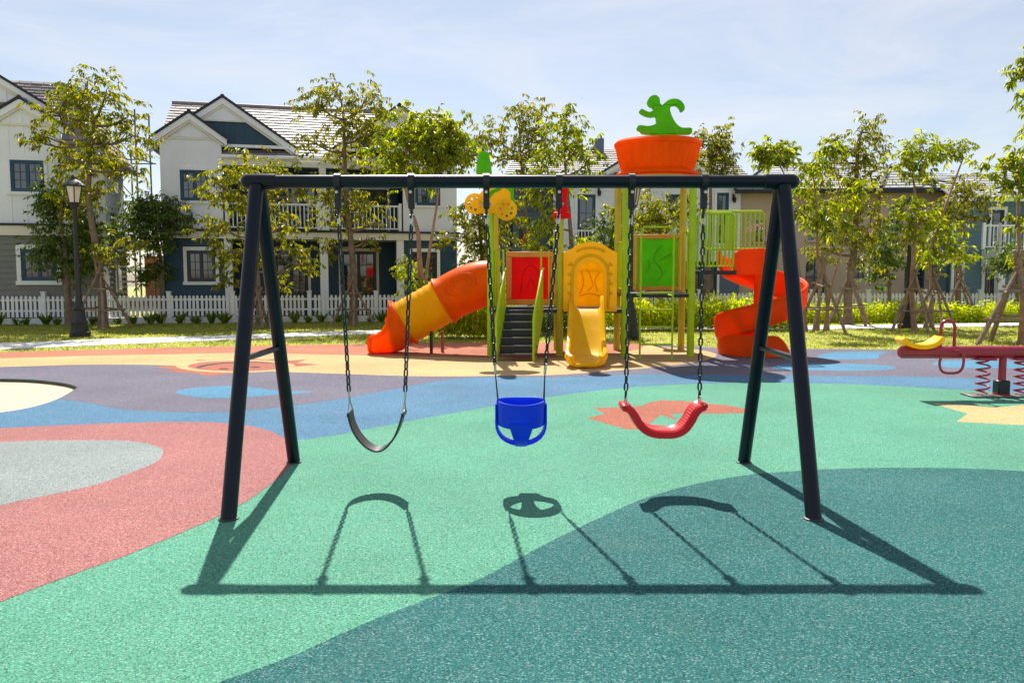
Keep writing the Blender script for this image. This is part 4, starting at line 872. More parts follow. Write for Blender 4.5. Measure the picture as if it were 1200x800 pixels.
# ---- navy twin house
B = House(190, 25.6, 14)
rB = thing('navy_house', B.W(4, 2, 0), 'navy and white twin gabled house with balcony behind the swings', 'house')
u0 = B.U(192); u1 = B.U(263.5); ua = B.U(371, .4); zs1 = B.Zp(200, 268); zs0 = B.Zp(200, 279); uE = 2*ua-u0
zgE = B.Zp(192, 160); zgA = B.Zp(227, 133); vM = 1.7; zEave = B.Zp(330, 187, -.05)
lo = (B.U(219.5), B.U(253), B.Zp(236, 330), B.Zp(236, 293.5)); up = (B.U(214.5), B.U(248), B.Zp(230, 235.5), B.Zp(230, 199.5))
for mir in (0, 1):
    M = (lambda a, b: (2*ua-b, 2*ua-a)) if mir else (lambda a, b: (a, b))
    a0, a1 = M(u0, u1); l0, l1 = M(lo[0], lo[1]); p_0, p_1 = M(up[0], up[1])
    part('lower_wall', siding(B, a0, a1, 0, zs0, 0, [(l0, l1, lo[2], lo[3])]), 'navy', rB)
    window(B, rB, l0, l1, lo[2], lo[3], 0, 'navy_door', 'white_paint', .1, 2, 2, 3)
    flat_wall(B, rB, a0, a1, zs1, zgE+.02, 0, 'white_wall', [(p_0, p_1, up[2], up[3])], .36, 'bay_wall')
    window(B, rB, p_0, p_1, up[2], up[3], 0, 'blue_frame', 'white_wall', .07, 2, 2, 3, lap=0)
    uc = (a0+a1)/2; hw = (a1-a0)/2; tri_wall(B, rB, uc, hw, zgE, zgA-.05, -.0, 'white_wall'); part('string_course', B.mb().box(a0-.0, a1, -.03, -.002, zgE-.06, zgE), 'cream_trim', rB)
    gable(B, rB, uc, hw, zgE+.1, zgA, 0, 2.6, None)
    # larger gable behind
    gc = B.U(267, .35); gz = B.Zp(263, 115, .35); ge = B.uz(343, 172, .35); hw2 = ge[0]-gc; gcm = 2*ua-gc if mir else gc
    tri_wall(B, rB, gcm, hw2, ge[1], gz-.05, .35, 'navy', ge[1]+(gz-ge[1])*.52, 'white_wall')
    gable(B, rB, gcm, hw2, ge[1], gz, .35, 4.2, None)
    part('gable_sill', B.mb().box(gcm-hw2-.05, gcm+hw2+.05, .22, .36, ge[1]-.10, ge[1]-.01), 'white_paint', rB)
    sa, sb = sorted((M(u1, u1)[0], M(u1, u1)[0]+(-.24 if mir else .24))); part('pilaster', B.mb().box(sa+.003, sb, -.06, .2, 0, zs0-.003), 'white_paint', rB)
    # end walls
    ue = a1-.004 if mir else a0
    part('end_wall', B.mb().box(ue, ue+.1 if not mir else ue+.004+.0, .15, 8, 0, zgE+.1), 'navy', rB)
ub0, ub1 = u1+.002, 2*ua-u1-.002
dz0 = .12; dz1 = B.Zp(345, 294, vM)
doors = [(B.U(322, vM), B.U(361, vM), dz0, dz1), (B.U(400, vM), B.U(441, vM), dz0, dz1)]
part('porch_wall', siding(B, ub0, ub1, 0, zs0, vM, doors), 'navy', rB)
for d in doors:
    window(B, rB, *d, vM, 'navy_door', 'cream_trim', .09, 2, 2, 5, False, 'french_door')
ud = [(B.U(340, vM), B.U(374, vM), zs1, B.Zp(360, 215, vM)), (B.U(392, vM), B.U(416, vM), zs1, B.Zp(400, 215, vM)), (B.U(421, vM), B.U(455, vM), zs1, B.Zp(430, 222, vM))]
part('balcony_wall', siding(B, ub0, ub1, zs1, zEave, vM, ud), 'navy', rB)
for d in ud: window(B, rB, d[0], d[1], d[2]+.03, d[3], vM, 'navy_door', 'white_paint', .06, 2, 1, 2, False, 'balcony_door')
part('floor_beam', B.mb().box(u0-.06, uE+.06, -.10, vM+.3, zs0, zs1-.07), 'cream_trim', rB)
part('floor_edge', B.mb().box(u0-.09, uE+.09, -.14, vM+.3, zs1-.07, zs1), 'roof_edge', rB)
zbal = zs1; ucl = B.U(380, .05)
balcony(B, rB, ub0+.1, ucl-.15, .02, zbal); balcony(B, rB, ucl+.15, ub1-.1, .02, zbal)
column(B, rB, ucl, .06, 0, zs0); column(B, rB, ucl, .06, zs1, zEave-.05, .11)
part('eave_beam', B.mb().box(ub0, ub1, -.06, .22, zEave-.22, zEave), 'white_paint', rB)
part('gutter', B.mb().cbox(u1, 2*ua-u1, -.24, -.10, zEave-.02, zEave+.09, .02), 'white_paint', rB)
rz = B.Zp(192, 121, 4.2); mb = B.mb(); courses(B, mb, (u0-.2, .22, zEave+.16), (uE+.2, .22, zEave+.16), (uE+.2, 4.2, rz), (u0-.2, 4.2, rz), 17)
mb.add([(u0-.2, 4.2, rz), (uE+.2, 4.2, rz), (uE+.2, 8.4, zEave), (u0-.2, 8.4, zEave)], [(0, 1, 2, 3)])
mr = part('main_roof', mb, 'roof_tile', rB, False); part('ridge_cap', B.mb().tube([(u0-.2, 4.2, rz+.03), (uE+.2, 4.2, rz+.03)], .08, 8), 'roof_tile', mr)
wall_lamp(B, rB, u1+.12, -.06, 2.0); part('core', B.mb().box(u0+.2, uE-.2, 2.2, 7.8, 0, zEave-.1), 'navy', rB)
for mir in (0, 1):
    e_ = u0-.16 if not mir else uE+.16; part('roof_end_wall', B.mb().prism([(.2, zEave-.1), (8, zEave-.1), (4.2, rz-.1)], lambda a, b, d: (d, a, b), e_+(.12 if not mir else -.12), e_+(.2 if not mir else -.2)), 'white_wall', rB)

# ---- grey and white house at the left edge
A = House(0, 24.2, 14)
rA = thing('grey_house', A.W(0, 1, 0), 'white gabled house with grey lower siding at left edge', 'house')
a0, a1, aE = A.U(-7), A.U(75), A.U(126); z0, z1 = A.Zp(40, 276), A.Zp(40, 262); zg, zt = A.Zp(72, 147), A.Zp(34, 117)
lo = (A.U(25.5), A.U(67), A.Zp(46, 329), A.Zp(46, 292)); up = (A.U(18), A.U(57.5), A.Zp(38, 225), A.Zp(38, 188))
part('lower_wall', siding(A, A.U(-90), aE, 0, z0, 0, [lo]), 'grey_siding', rA); window(A, rA, *lo, 0, 'blue_frame', 'white_paint', .12, 2, 2, 3)
zEr = A.Zp(126, 188); flat_wall(A, rA, A.U(-90), a1+.05, z1, zg+.25, 0, 'white_wall', [up], .4, 'bay_wall'); flat_wall(A, rA, a1+.052, aE, z1, zEr, .012, 'white_wall', (), .4, 'upper_wall'); window(A, rA, *up, 0, 'blue_frame', 'white_wall', .09, 2, 2, 3, lap=0)
uc, hw = (a0+a1)/2, (a1-a0)/2; tri_wall(A, rA, uc, hw, zg, zt-.05, -.03, 'white_wall'); gable(A, rA, uc, hw, zg+.08, zt, -.03, 2.6, None)
part('string_course', A.mb().box(a0, a1, -.055, -.005, zg-.06, zg), 'cream_trim', rA)
gc = A.U(-38, .5); gz = A.Zp(-38, 60, .5); ge = A.uz(52, 122, .5); tri_wall(A, rA, gc, ge[0]-gc, ge[1], gz-.05, .5, 'white_wall'); gable(A, rA, gc, ge[0]-gc, ge[1], gz, .5, 2.6, None)
part('floor_beam', A.mb().box(A.U(-90), aE+.06, -.10, .1, z0, z1-.07), 'cream_trim', rA); part('floor_edge', A.mb().box(A.U(-90), aE+.09, -.14, .1, z1-.07, z1), 'roof_edge', rA)
zE = zg+.2; rz = A.Zp(64, 97, 1.4); mb = A.mb(); courses(A, mb, (A.U(-90), .16, zE+.12), (a1, .16, zE+.12), (a1, 1.4, rz), (A.U(-90), 1.4, rz), 11)
mb.add([(A.U(-90), 1.4, rz), (a1, 1.4, rz), (a1, 3.0, zE), (A.U(-90), 3.0, zE)], [(0, 1, 2, 3)]); mr = part('main_roof', mb, 'roof_tile', rA, False)
mb = A.mb(); courses(A, mb, (a1+.06, -.3, zEr-.05), (aE+.4, -.3, zEr-.05), (a1+.12, 1.4, rz-.03), (a1+.06, 1.4, rz-.03), 12); courses(A, mb, (aE+.4, -.3, zEr-.05), (aE+.4, 3.0, zEr-.05), (a1+.12, 1.4, rz-.03), (a1+.12, 1.4, rz-.03), 12)
mb.add([(a1+.06, 1.4, rz-.03), (aE+.4, 3.0, zEr-.05), (a1+.06, 3.0, zEr-.05)], [(0, 1, 2)]); hr = part('hip_roof', mb, 'roof_tile', rA, False)
part('gutter', A.mb().box(a1+.08, aE+.46, -.40, -.30, zEr-.16, zEr-.04), 'roof_edge', hr); part('gutter', A.mb().box(aE+.40, aE+.47, -.298, 3.0, zEr-.16, zEr-.04), 'roof_edge', hr)
SW = lambda a, b, d: A.W(aE+d, a, b)
sb = MB(SW)
part('side_wall', siding(A, 0, 0, 0, 0, 0) if False else MB(SW).prism([(.0, 0), (2.7, 0), (2.7, zEr-.02), (0, zEr-.02)], XY if False else (lambda a, b, d: (a, b, d)), -.1, 0), 'white_wall', rA)
lap = MB(SW); z = .17
while z < z1: lap.add([(0, z, 0), (2.7, z, 0), (2.7, z-.165, .02), (0, z-.165, .02), (2.7, z-.165, 0), (0, z-.165, 0)], [(0, 1, 2, 3), (3, 2, 4, 5)]); z += .17
part('side_siding', lap, 'grey_siding', rA)
for ya, za_, w_, h_ in ((1.0, 4.0, .7, 1.1), (1.0, .9, .7, 1.1)):
    wnd = part('window', MB(SW).box(ya, ya+w_, za_, za_+h_, 0, .05), 'white_paint', rA); part('pane', MB(SW).box(ya+.08, ya+w_-.08, za_+.08, za_+h_-.08, .052, .06), 'glass', wnd)
part('corner_board', A.mb().box(aE-.1, aE+.025, -.04, .1, 0, zEr-.06), 'white_paint', rA)

# ---- white sided house behind the tower
C = House(640, 31, 4)
rC = thing('white_house', C.W(2.5, 2, 0), 'white lap-sided house with tiled roof behind the play tower', 'house')
c0, c1, c2 = C.U(572), C.U(648), C.U(866); zc = C.Zp(700, 297)
cw = [(C.U(676), C.U(697), C.Zp(690, 290), C.Zp(690, 228)), (C.U(779), C.U(800), C.Zp(790, 255), C.Zp(790, 228)), (C.U(838), C.U(852), C.Zp(845, 285), C.Zp(845, 226)), (C.U(722), C.U(735), C.Zp(730, 255), C.Zp(730, 226))]
zeC = C.Zp(700, 207)
part('upper_wall', siding(C, c1, c2, zc, zeC, 0, cw, .2), 'white_wall', rC)
for d in cw: window(C, rC, *d, 0, 'blue_frame', 'white_paint', .09, 1, 2, 3)
cl = [(C.U(700), C.U(722), .2, 2.3), (C.U(800), C.U(840), .2, 2.3)]
part('lower_wall', siding(C, c1, c2, 0, zc-.3, 0, cl, .2), 'greyblue', rC)
for d in cl: window(C, rC, *d, 0, 'green_door', 'white_paint', .09, 2, 2, 4, False, 'french_door')
part('floor_beam', C.mb().box(c1-.1, c2+.05, -.12, .1, zc-.3, zc), 'white_paint', rC)
part('side_wing_wall', siding(C, c0, c1-.002, 0, zc+1.6, .8, [(C.U(608, .8), C.U(621, .8), zc-.1, zc+1.4)], .2), 'greyblue', rC)
dd = (C.U(608, .8), C.U(621, .8), zc-.1, zc+1.4); window(C, rC, *dd, .8, 'green_door', None, 0, 1, 1, 2, False, 'shutter_door')
part('downpipe', C.mb().tube([(C.U(599, .7), .7, 0), (C.U(599, .7), .7, zc+1.6)], .06, 8), 'lamp_metal', rC)
part('wing_beam', C.mb().box(c0-.1, c1, .6, .9, C.Zp(620, 332), C.Zp(620, 322)), 'white_paint', rC)
balcony(C, rC, c1+.05, C.U(692), -.6, zc); balcony(C, rC, C.U(692)+.05, C.U(762), -.6, zc); part('balcony_slab', C.mb().box(c1, C.U(765), -.7, -.122, zc-.28, zc), 'white_paint', rC)
wall_lamp(C, rC, C.U(693)+.25, 0, C.Zp(693, 226)); wall_lamp(C, rC, C.U(857), 0, C.Zp(857, 234))
rzC = C.Zp(660, 174, 3.4); mb = C.mb(); courses(C, mb, (C.U(590), -.4, C.Zp(600, 206)), (c2+.2, -.4, C.Zp(600, 206)), (c2+.2, 3.4, rzC), (C.U(590)+.9, 3.4, rzC), 14)
mb.add([(C.U(590)+.9, 3.4, rzC), (c2+.2, 3.4, rzC), (c2+.2, 7, 4), (C.U(590)+.9, 7, 4)], [(0, 1, 2, 3)]); part('main_roof', mb, 'roof_tile', rC, False)
gcC = C.U(768); hwC = C.U(768)-C.U(704); tri_wall(C, rC, gcC, hwC, C.Zp(700, 203), C.Zp(768, 164), -.25, 'white_wall', None, None, .5); gable(C, rC, gcC, hwC, C.Zp(700, 203), C.Zp(768, 163), -.25, 3.0, None)
part('chimney', C.mb().cbox(C.U(710), C.U(721), 2.6, 3.1, rzC-.3, rzC+.32, .03), 'greyblue', rC)
part('core', C.mb().box(c0+.1, c2-.05, 1.0, 6.4, 0, zeC-.3), 'greyblue', rC)

# ---- beige house
E_ = House(930, 31.5, -3)
rE = thing('beige_house', E_.W(2, 2, 0), 'beige rendered house with arched openings behind the staked trees', 'house')
e0, e1 = E_.U(866), E_.U(1112); zeE = E_.Zp(1000, 222)
def archop(p0_, p1_, y0_, y1_, ya_):
    a, b, c, d, e = E_.U(p0_), E_.U(p1_), E_.Zp(1000, y0_), E_.Zp(1000, y1_), E_.Zp(1000, ya_)
    return [(a, c), (b, c), (b, d)]+[((a+b)/2+(b-a)/2*math.cos(math.pi*k/10), d+(e-d)*math.sin(math.pi*k/10)) for k in range(1, 10)]+[(a, d)]
ops = [archop(944, 967, 348, 312, 302), archop(1001, 1013, 326, 309, 303), archop(1022, 1034, 326, 309, 303), archop(1060, 1084, 348, 312, 302)]
rect = [(946, 957, 281, 256), (962, 973, 281, 256), (1036, 1053, 272, 241), (884, 896, 283, 258), (1088, 1100, 326, 300)]
ops2 = [[(E_.U(a), E_.Zp(1000, c)), (E_.U(b), E_.Zp(1000, c)), (E_.U(b), E_.Zp(1000, d)), (E_.U(a), E_.Zp(1000, d))] for a, b, c, d in rect]
part('wall', E_.mb().prism([(e0, 0), (e1, 0), (e1, zeE), (e0, zeE)], XZ, 0, .25, 0, ops+ops2), 'beige', rE)
for o in ops+ops2:
    w = part('window', E_.mb().tube([(a, .10, b) for a, b in o], .045, 6, True, True), 'blue_frame', rE)
    part('pane', E_.mb().prism(o, XZ, .10, .12), 'glass', w); us = [p_[0] for p_ in o]; zz = [p_[1] for p_ in o]; um = (min(us)+max(us))/2
    part('muntin', E_.mb().box(um-.02, um+.02, .07, .097, min(zz), max(zz)-.02), 'blue_frame', w); part('muntin', E_.mb().box(min(us), max(us), .072, .095, (min(zz)+max(zz))/2-.02, (min(zz)+max(zz))/2+.02), 'blue_frame', w)
for o in ops2:
    us = [p_[0] for p_ in o]; zz = [p_[1] for p_ in o]; part('sill', E_.mb().cbox(min(us)-.1, max(us)+.1, -.08, .05, min(zz)-.1, min(zz)-.004, .01), 'beige', rE)
part('string_course', E_.mb().box(e0, e1, -.06, -.002, E_.Zp(1000, 292), E_.Zp(1000, 287)), 'beige', rE)
part('entrance_bay', E_.mb().box(E_.U(1024), E_.U(1066), -.22, -.005, E_.Zp(1000, 290), zeE-.004) if False else E_.mb().prism([(E_.U(1026), E_.Zp(1000, 286)), (E_.U(1064), E_.Zp(1000, 286)), (E_.U(1064), zeE-.02), (E_.U(1026), zeE-.02)], XZ, -.24, -.005, 0, [ops2[2]]), 'beige', rE)
rzE = E_.Zp(1000, 193, 3.8)
def hip(H, root, ua_, ub_, v0_, ze_, vr, zr, inset, n, mt):
    mb = H.mb(); courses(H, mb, (ua_, v0_, ze_), (ub_, v0_, ze_), (ub_-inset, vr, zr), (ua_+inset, vr, zr), n)
    v2 = 2*vr-v0_; courses(H, mb, (ua_, v2, ze_), (ua_, v0_, ze_), (ua_+inset, vr, zr), (ua_+inset, vr, zr), n); courses(H, mb, (ub_, v0_, ze_), (ub_, v2, ze_), (ub_-inset, vr, zr), (ub_-inset, vr, zr), n)
    mb.add([(ua_, v2, ze_), (ub_, v2, ze_), (ub_-inset, vr, zr), (ua_+inset, vr, zr)], [(0, 1, 2, 3)])
    r_ = part('roof', mb, mt, root, False)
    part('ridge_cap', H.mb().tube([(ua_, v0_, ze_+.04), (ua_+inset, vr, zr+.04), (ub_-inset, vr, zr+.04), (ub_, v0_, ze_+.04)], .07, 6), 'roof_edge', r_)
    part('gutter', H.mb().box(ua_-.02, ub_+.02, v0_-.08, v0_+.02, ze_-.16, ze_-.01), 'roof_edge', r_); return r_
hip(E_, rE, e0-.3, e1+.35, -.45, zeE-.02, 3.8, rzE, 2.3, 14, 'roof_grey')
hip(E_, rE, E_.U(1020), E_.U(1082), -.7, zeE-.03, 1.1, E_.Zp(1050, 196, 1.1), 1.0, 8, 'roof_grey')
part('core', E_.mb().box(e0+.02, e1-.02, .5, 8, 0, zeE-.05), 'beige', rE)
# ---- teal house at the right
Fh = House(1117, 30, 1)
rF = thing('teal_house', Fh.W(2, 2, 0), 'teal lap-sided house with white balcony at right edge', 'house')
f0, f1 = Fh.U(1113), Fh.U(1262); zeF = Fh.Zp(1160, 236)
fo = [(Fh.U(1158.5), Fh.U(1173), Fh.Zp(1165, 290), Fh.Zp(1165, 246)), (Fh.U(1153.5), Fh.U(1165.5), .15, Fh.Zp(1160, 309)), (Fh.U(1207), Fh.U(1228), Fh.Zp(1160, 275), Fh.Zp(1160, 250)), (Fh.U(1117.5), Fh.U(1126), .8, Fh.Zp(1160, 311))]
part('wall', siding(Fh, f0, f1, 0, zeF, 0, fo, .19), 'teal_siding', rF)
for k, d in enumerate(fo): window(Fh, rF, *d, 0, 'navy_door', 'white_paint', .1, 1 if k != 2 else 2, 1 if k == 0 else 2, 4, k > 1, 'door' if k < 2 else 'window')
zbF = Fh.Zp(1170, 293); part('balcony_slab', Fh.mb().box(Fh.U(1148.5), Fh.U(1200), -1.1, -.03, zbF-.32, zbF), 'white_paint', rF)
balcony(Fh, rF, Fh.U(1150.5, -1.05), Fh.U(1169, -1.05), -1.05, zbF); balcony(Fh, rF, Fh.U(1169, -1.05), Fh.U(1200, -1.05), -1.05, zbF)
part('porch_beam', Fh.mb().box(Fh.U(1148.5), Fh.U(1200), -.6, -.03, zbF-.62, zbF-.34), 'white_paint', rF)
column(Fh, rF, Fh.U(1172, -.8), -.8, 0, zbF-.33, .12); part('eave_board', Fh.mb().box(f0-.3, f1+.3, -.4, .02, zeF-.02, zeF+.1), 'white_paint', rF)
mb = Fh.mb(); rzF = Fh.Zp(1160, 203, 3.2); courses(Fh, mb, (f0-.3, -.45, zeF+.1), (f1+.3, -.45, zeF+.1), (f1+.3, 3.2, rzF), (f0+.5, 3.2, rzF), 14); mb.add([(f0+.5, 3.2, rzF), (f1+.3, 3.2, rzF), (f1+.3, 7, zeF), (f0+.5, 7, zeF)], [(0, 1, 2, 3)])
part('roof', mb, 'roof_grey', rF, False)
dc = Fh.U(1172, .2); gable(Fh, rF, dc, Fh.U(1183, .2)-dc, Fh.Zp(1172, 229, .2), Fh.Zp(1172, 220, .2), .2, 2, None, 'roof_grey', .1, 'dormer', 'white_paint'); tri_wall(Fh, rF, dc, Fh.U(1183, .2)-dc, Fh.Zp(1172, 230, .2), Fh.Zp(1172, 221.5, .2), .22, 'greyblue')
part('porch_canopy', Fh.mb().prism([(Fh.U(1186), Fh.Zp(1190, 268)), (Fh.U(1240), Fh.Zp(1190, 268)), (Fh.U(1215), Fh.Zp(1190, 240))], XZ, -.7, -.05, .02), 'roof_edge', rF)
wall_lamp(Fh, rF, Fh.U(1180), 0, Fh.Zp(1180, 258)); wall_lamp(Fh, rF, Fh.U(1152), 0, Fh.Zp(1152, 258)); part('core', Fh.mb().box(f0+.02, f1-.02, .3, 6.5, 0, zeF-.05), 'teal_siding', rF)

# ---- unfinished brick house and scaffold between the two left houses
bk_ = thing('brick_shell', AT(165, 350, 37), 'unfinished red brick house shell seen between the left houses', 'building')
K = House(120, 37, 6); part('wall', K.mb().prism([(0, 0), (4.4, 0), (4.4, K.Zp(160, 300)), (1.9, K.Zp(160, 300)), (1.9, K.Zp(160, 316)), (0, K.Zp(160, 316))], XZ, 0, .2, 0, [[(1.0, .4), (1.9, .4), (1.9, 1.6), (1.0, 1.6)], [(2.6, .2), (3.5, .2), (3.5, 2.0), (2.6, 2.0)]]), 'brick_red', bk_)
part('lintel', K.mb().box(.9, 2.0, -.04, .1, 1.6, 1.8).box(2.5, 3.6, -.04, .1, 2.0, 2.2), 'concrete', bk_)
part('pillar', K.mb().box(4.42, 4.8, -.1, .2, 0, K.Zp(160, 290)), 'concrete', bk_); part('slab', K.mb().box(-.3, 5, -.5, 4, K.Zp(160, 291), K.Zp(160, 288)), 'concrete', bk_)
sc = thing('scaffold', AT(155, 350, 28.5), 'thin steel scaffold with cross braces between the left houses', 'scaffold')
SX = [X(143, 28.5), X(166, 28.5)]
for y in (28.5, 29.6):
    for x in SX: part('standard', MB().tube([(x, y, 0), (x, y, Z(128 if x > SX[0] else 170, 28.5))], .03, 8), 'steel_pole', sc)
for py in (187, 236, 287, 330):
    z = Z(py, 28.5); part('ledger', MB().tube([(SX[0]-.9, 28.5, z), (SX[1]+.2, 28.5, z)], .024, 6), 'steel_pole', sc); part('ledger', MB().tube([(SX[0]-.9, 29.6, z), (SX[1]+.2, 29.6, z)], .024, 6), 'steel_pole', sc)
    part('transom', MB().tube([(SX[1], 28.3, z+.05), (SX[1], 29.8, z+.05)], .024, 6), 'steel_pole', sc)
    part('brace', MB().tube([(SX[0]-.4, 28.47, z), (SX[1], 28.47, z+1.25)], .018, 6), 'steel_pole', sc); part('brace', MB().tube([(SX[1], 28.44, z), (SX[0]-.4, 28.44, z+1.25)], .018, 6), 'steel_pole', sc)

# ------------------------------------------------------------------ picket fences
def fence(H, ua_, ub_, label, posts, wall_h):
    root = thing('picket_fence', H.W((ua_+ub_)/2, 0, 0), label, 'fence')
    pk = MB().prism([(-.036, wall_h+.03), (.036, wall_h+.03), (.036, .80), (0, .845), (-.036, .80)], XZ, -.011, .011).mesh('picket', 'white_paint')
    n = int((ub_-ua_)/.125)
    for i in range(n):
        u = ua_+(i+.5)*(ub_-ua_)/n
        if any(abs(u-p_) < .085 for p_ in posts): continue
        inst('picket', pk, root, H.W(u+random.uniform(-.004, .004), -.03, random.uniform(-.006, .006)), (0, random.uniform(-.012, .012), H.yaw))
    for z in (.36, .68): part('rail', H.mb().box(ua_, ub_, -.016, .02, z, z+.06), 'white_paint', root)
    for u in posts:
        p_ = part('post', H.mb().cbox(u-.06, u+.06, -.07, .05, -.02, .93, .008), 'white_paint', root); part('post_cap', H.mb().cbox(u-.08, u+.08, -.09, .07, .93, .965, .01), 'white_paint', p_)
    part('plinth_wall', H.mb().box(ua_, ub_, -.10, .10, -.05, wall_h), 'white_wall', root)
FL = House(0, 24.1, 8.5)
fence(FL, FL.U(-60), FL.U(545), 'white picket fence on a low plinth in front of the left houses', [FL.U(p_) for p_ in (-58, 50, 124, 197, 272, 285, 362, 440, 500, 543)], .17)
FR = House(600, 27.9, 0)
fence(FR, FR.U(552), FR.U(1250), 'white picket fence behind the hedge and the play tower', [FR.U(p_) for p_ in range(556, 1250, 66)], .10)

# ------------------------------------------------------------------ street lamps
def lamp(base, ztop, label):
    L = thing('street_lamp', base, label, 'street lamp'); x, y = base.x, base.y
    c = part('lamp_base', MB().lathe([(.23, -.02), (.235, .1), (.20, .13), (.17, .3), (.19, .34), (.15, .4), (.125, .62), (.15, .66), (.10, .72), (.085, .85)], (x, y, 0), 16, lambda a, i: 1+(.05*math.cos(8*a) if 2 <= i <= 6 else 0)), 'lamp_metal', L)
    zh = ztop-.68; part('pole', MB().lathe([(.075, .8), (.06, 1.6), (.075, 1.63), (.075, 1.68), (.055, 1.7), (.045, zh-.1), (.07, zh-.08), (.07, zh-.04), (.12, zh)], (x, y, 0), 14), 'lamp_metal', L)
    hd = part('lantern', MB().lathe([(.125, zh), (.13, zh+.03), (.12, zh+.035)], (x, y, 0), 6), 'lamp_metal', L)
    part('lamp_shade', MB().lathe([(.12, zh+.036), (.185, zh+.40)], (x, y, 0), 6), 'lamp_glass', hd)
    ribs = MB()
    for k in range(6): a = 2*math.pi*k/6; ribs.tube([(x+.123*math.cos(a), y+.123*math.sin(a), zh+.03), (x+.19*math.cos(a), y+.19*math.sin(a), zh+.41)], .013, 5)
    part('lantern_rib', ribs, 'lamp_metal', hd); part('lantern_cap', MB().lathe([(.19, zh+.40), (.25, zh+.41), (.25, zh+.435), (.17, zh+.52), (.07, zh+.575), (.05, zh+.6), (.055, zh+.63), (.02, zh+.68)], (x, y, 0), 12), 'lamp_metal', hd)
b = G(94, 394); lamp(b, AT(86, 205, b.y).z, 'dark lantern street lamp on the lawn in front of the grey house')
b = G(1062, 385, -.02); lamp(b, AT(1062, 228, b.y).z, 'dark street lamp half hidden by the staked tree at right')
b = G(746, 397); lamp(Vector((b.x-.15, b.y, 0)), 3.7, 'dark street lamp base seen through the play tower')

# ------------------------------------------------------------------ trees
def stake_set(base, h, spread, n, label, ang=.3, bars=2, th=1.15):
    t = thing('tree_stakes', base, label, 'tree stakes', 'timber stakes propping the young trees'); P = []
    for k in range(n):
        a = ang+2*math.pi*k/n; f = base+Vector((math.cos(a)*spread, math.sin(a)*spread, -.02)); tp_ = base+Vector((-math.cos(a)*.12, -math.sin(a)*.12, h*random.uniform(.92, 1.08)))
        P.append((f, tp_)); bend = Vector((random.uniform(-.03, .03), random.uniform(-.03, .03), 0)); part('stake', MB().tube([f, f.lerp(tp_, .5)+bend, tp_], [.036*th, .032*th, .026*th], 7), 'bamboo', t)
    for zf in ([.30, .62][:bars]):
        for k in range(n):
            a, b_ = P[k], P[(k+1) % n]; p_, q_ = a[0].lerp(a[1], zf), b_[0].lerp(b_[1], zf); d = (q_-p_).normalized()*.14; d.z = random.uniform(-.03, .03)
            part('crossbar', MB().tube([p_-d, q_+d], .022*th, 6), 'bamboo', t)
    part('tie', MB().tube([base+Vector((.09*math.cos(q), .09*math.sin(q), h*.86)) for q in [k*.7 for k in range(9)]], .02, 5, True, True), 'bamboo', t)
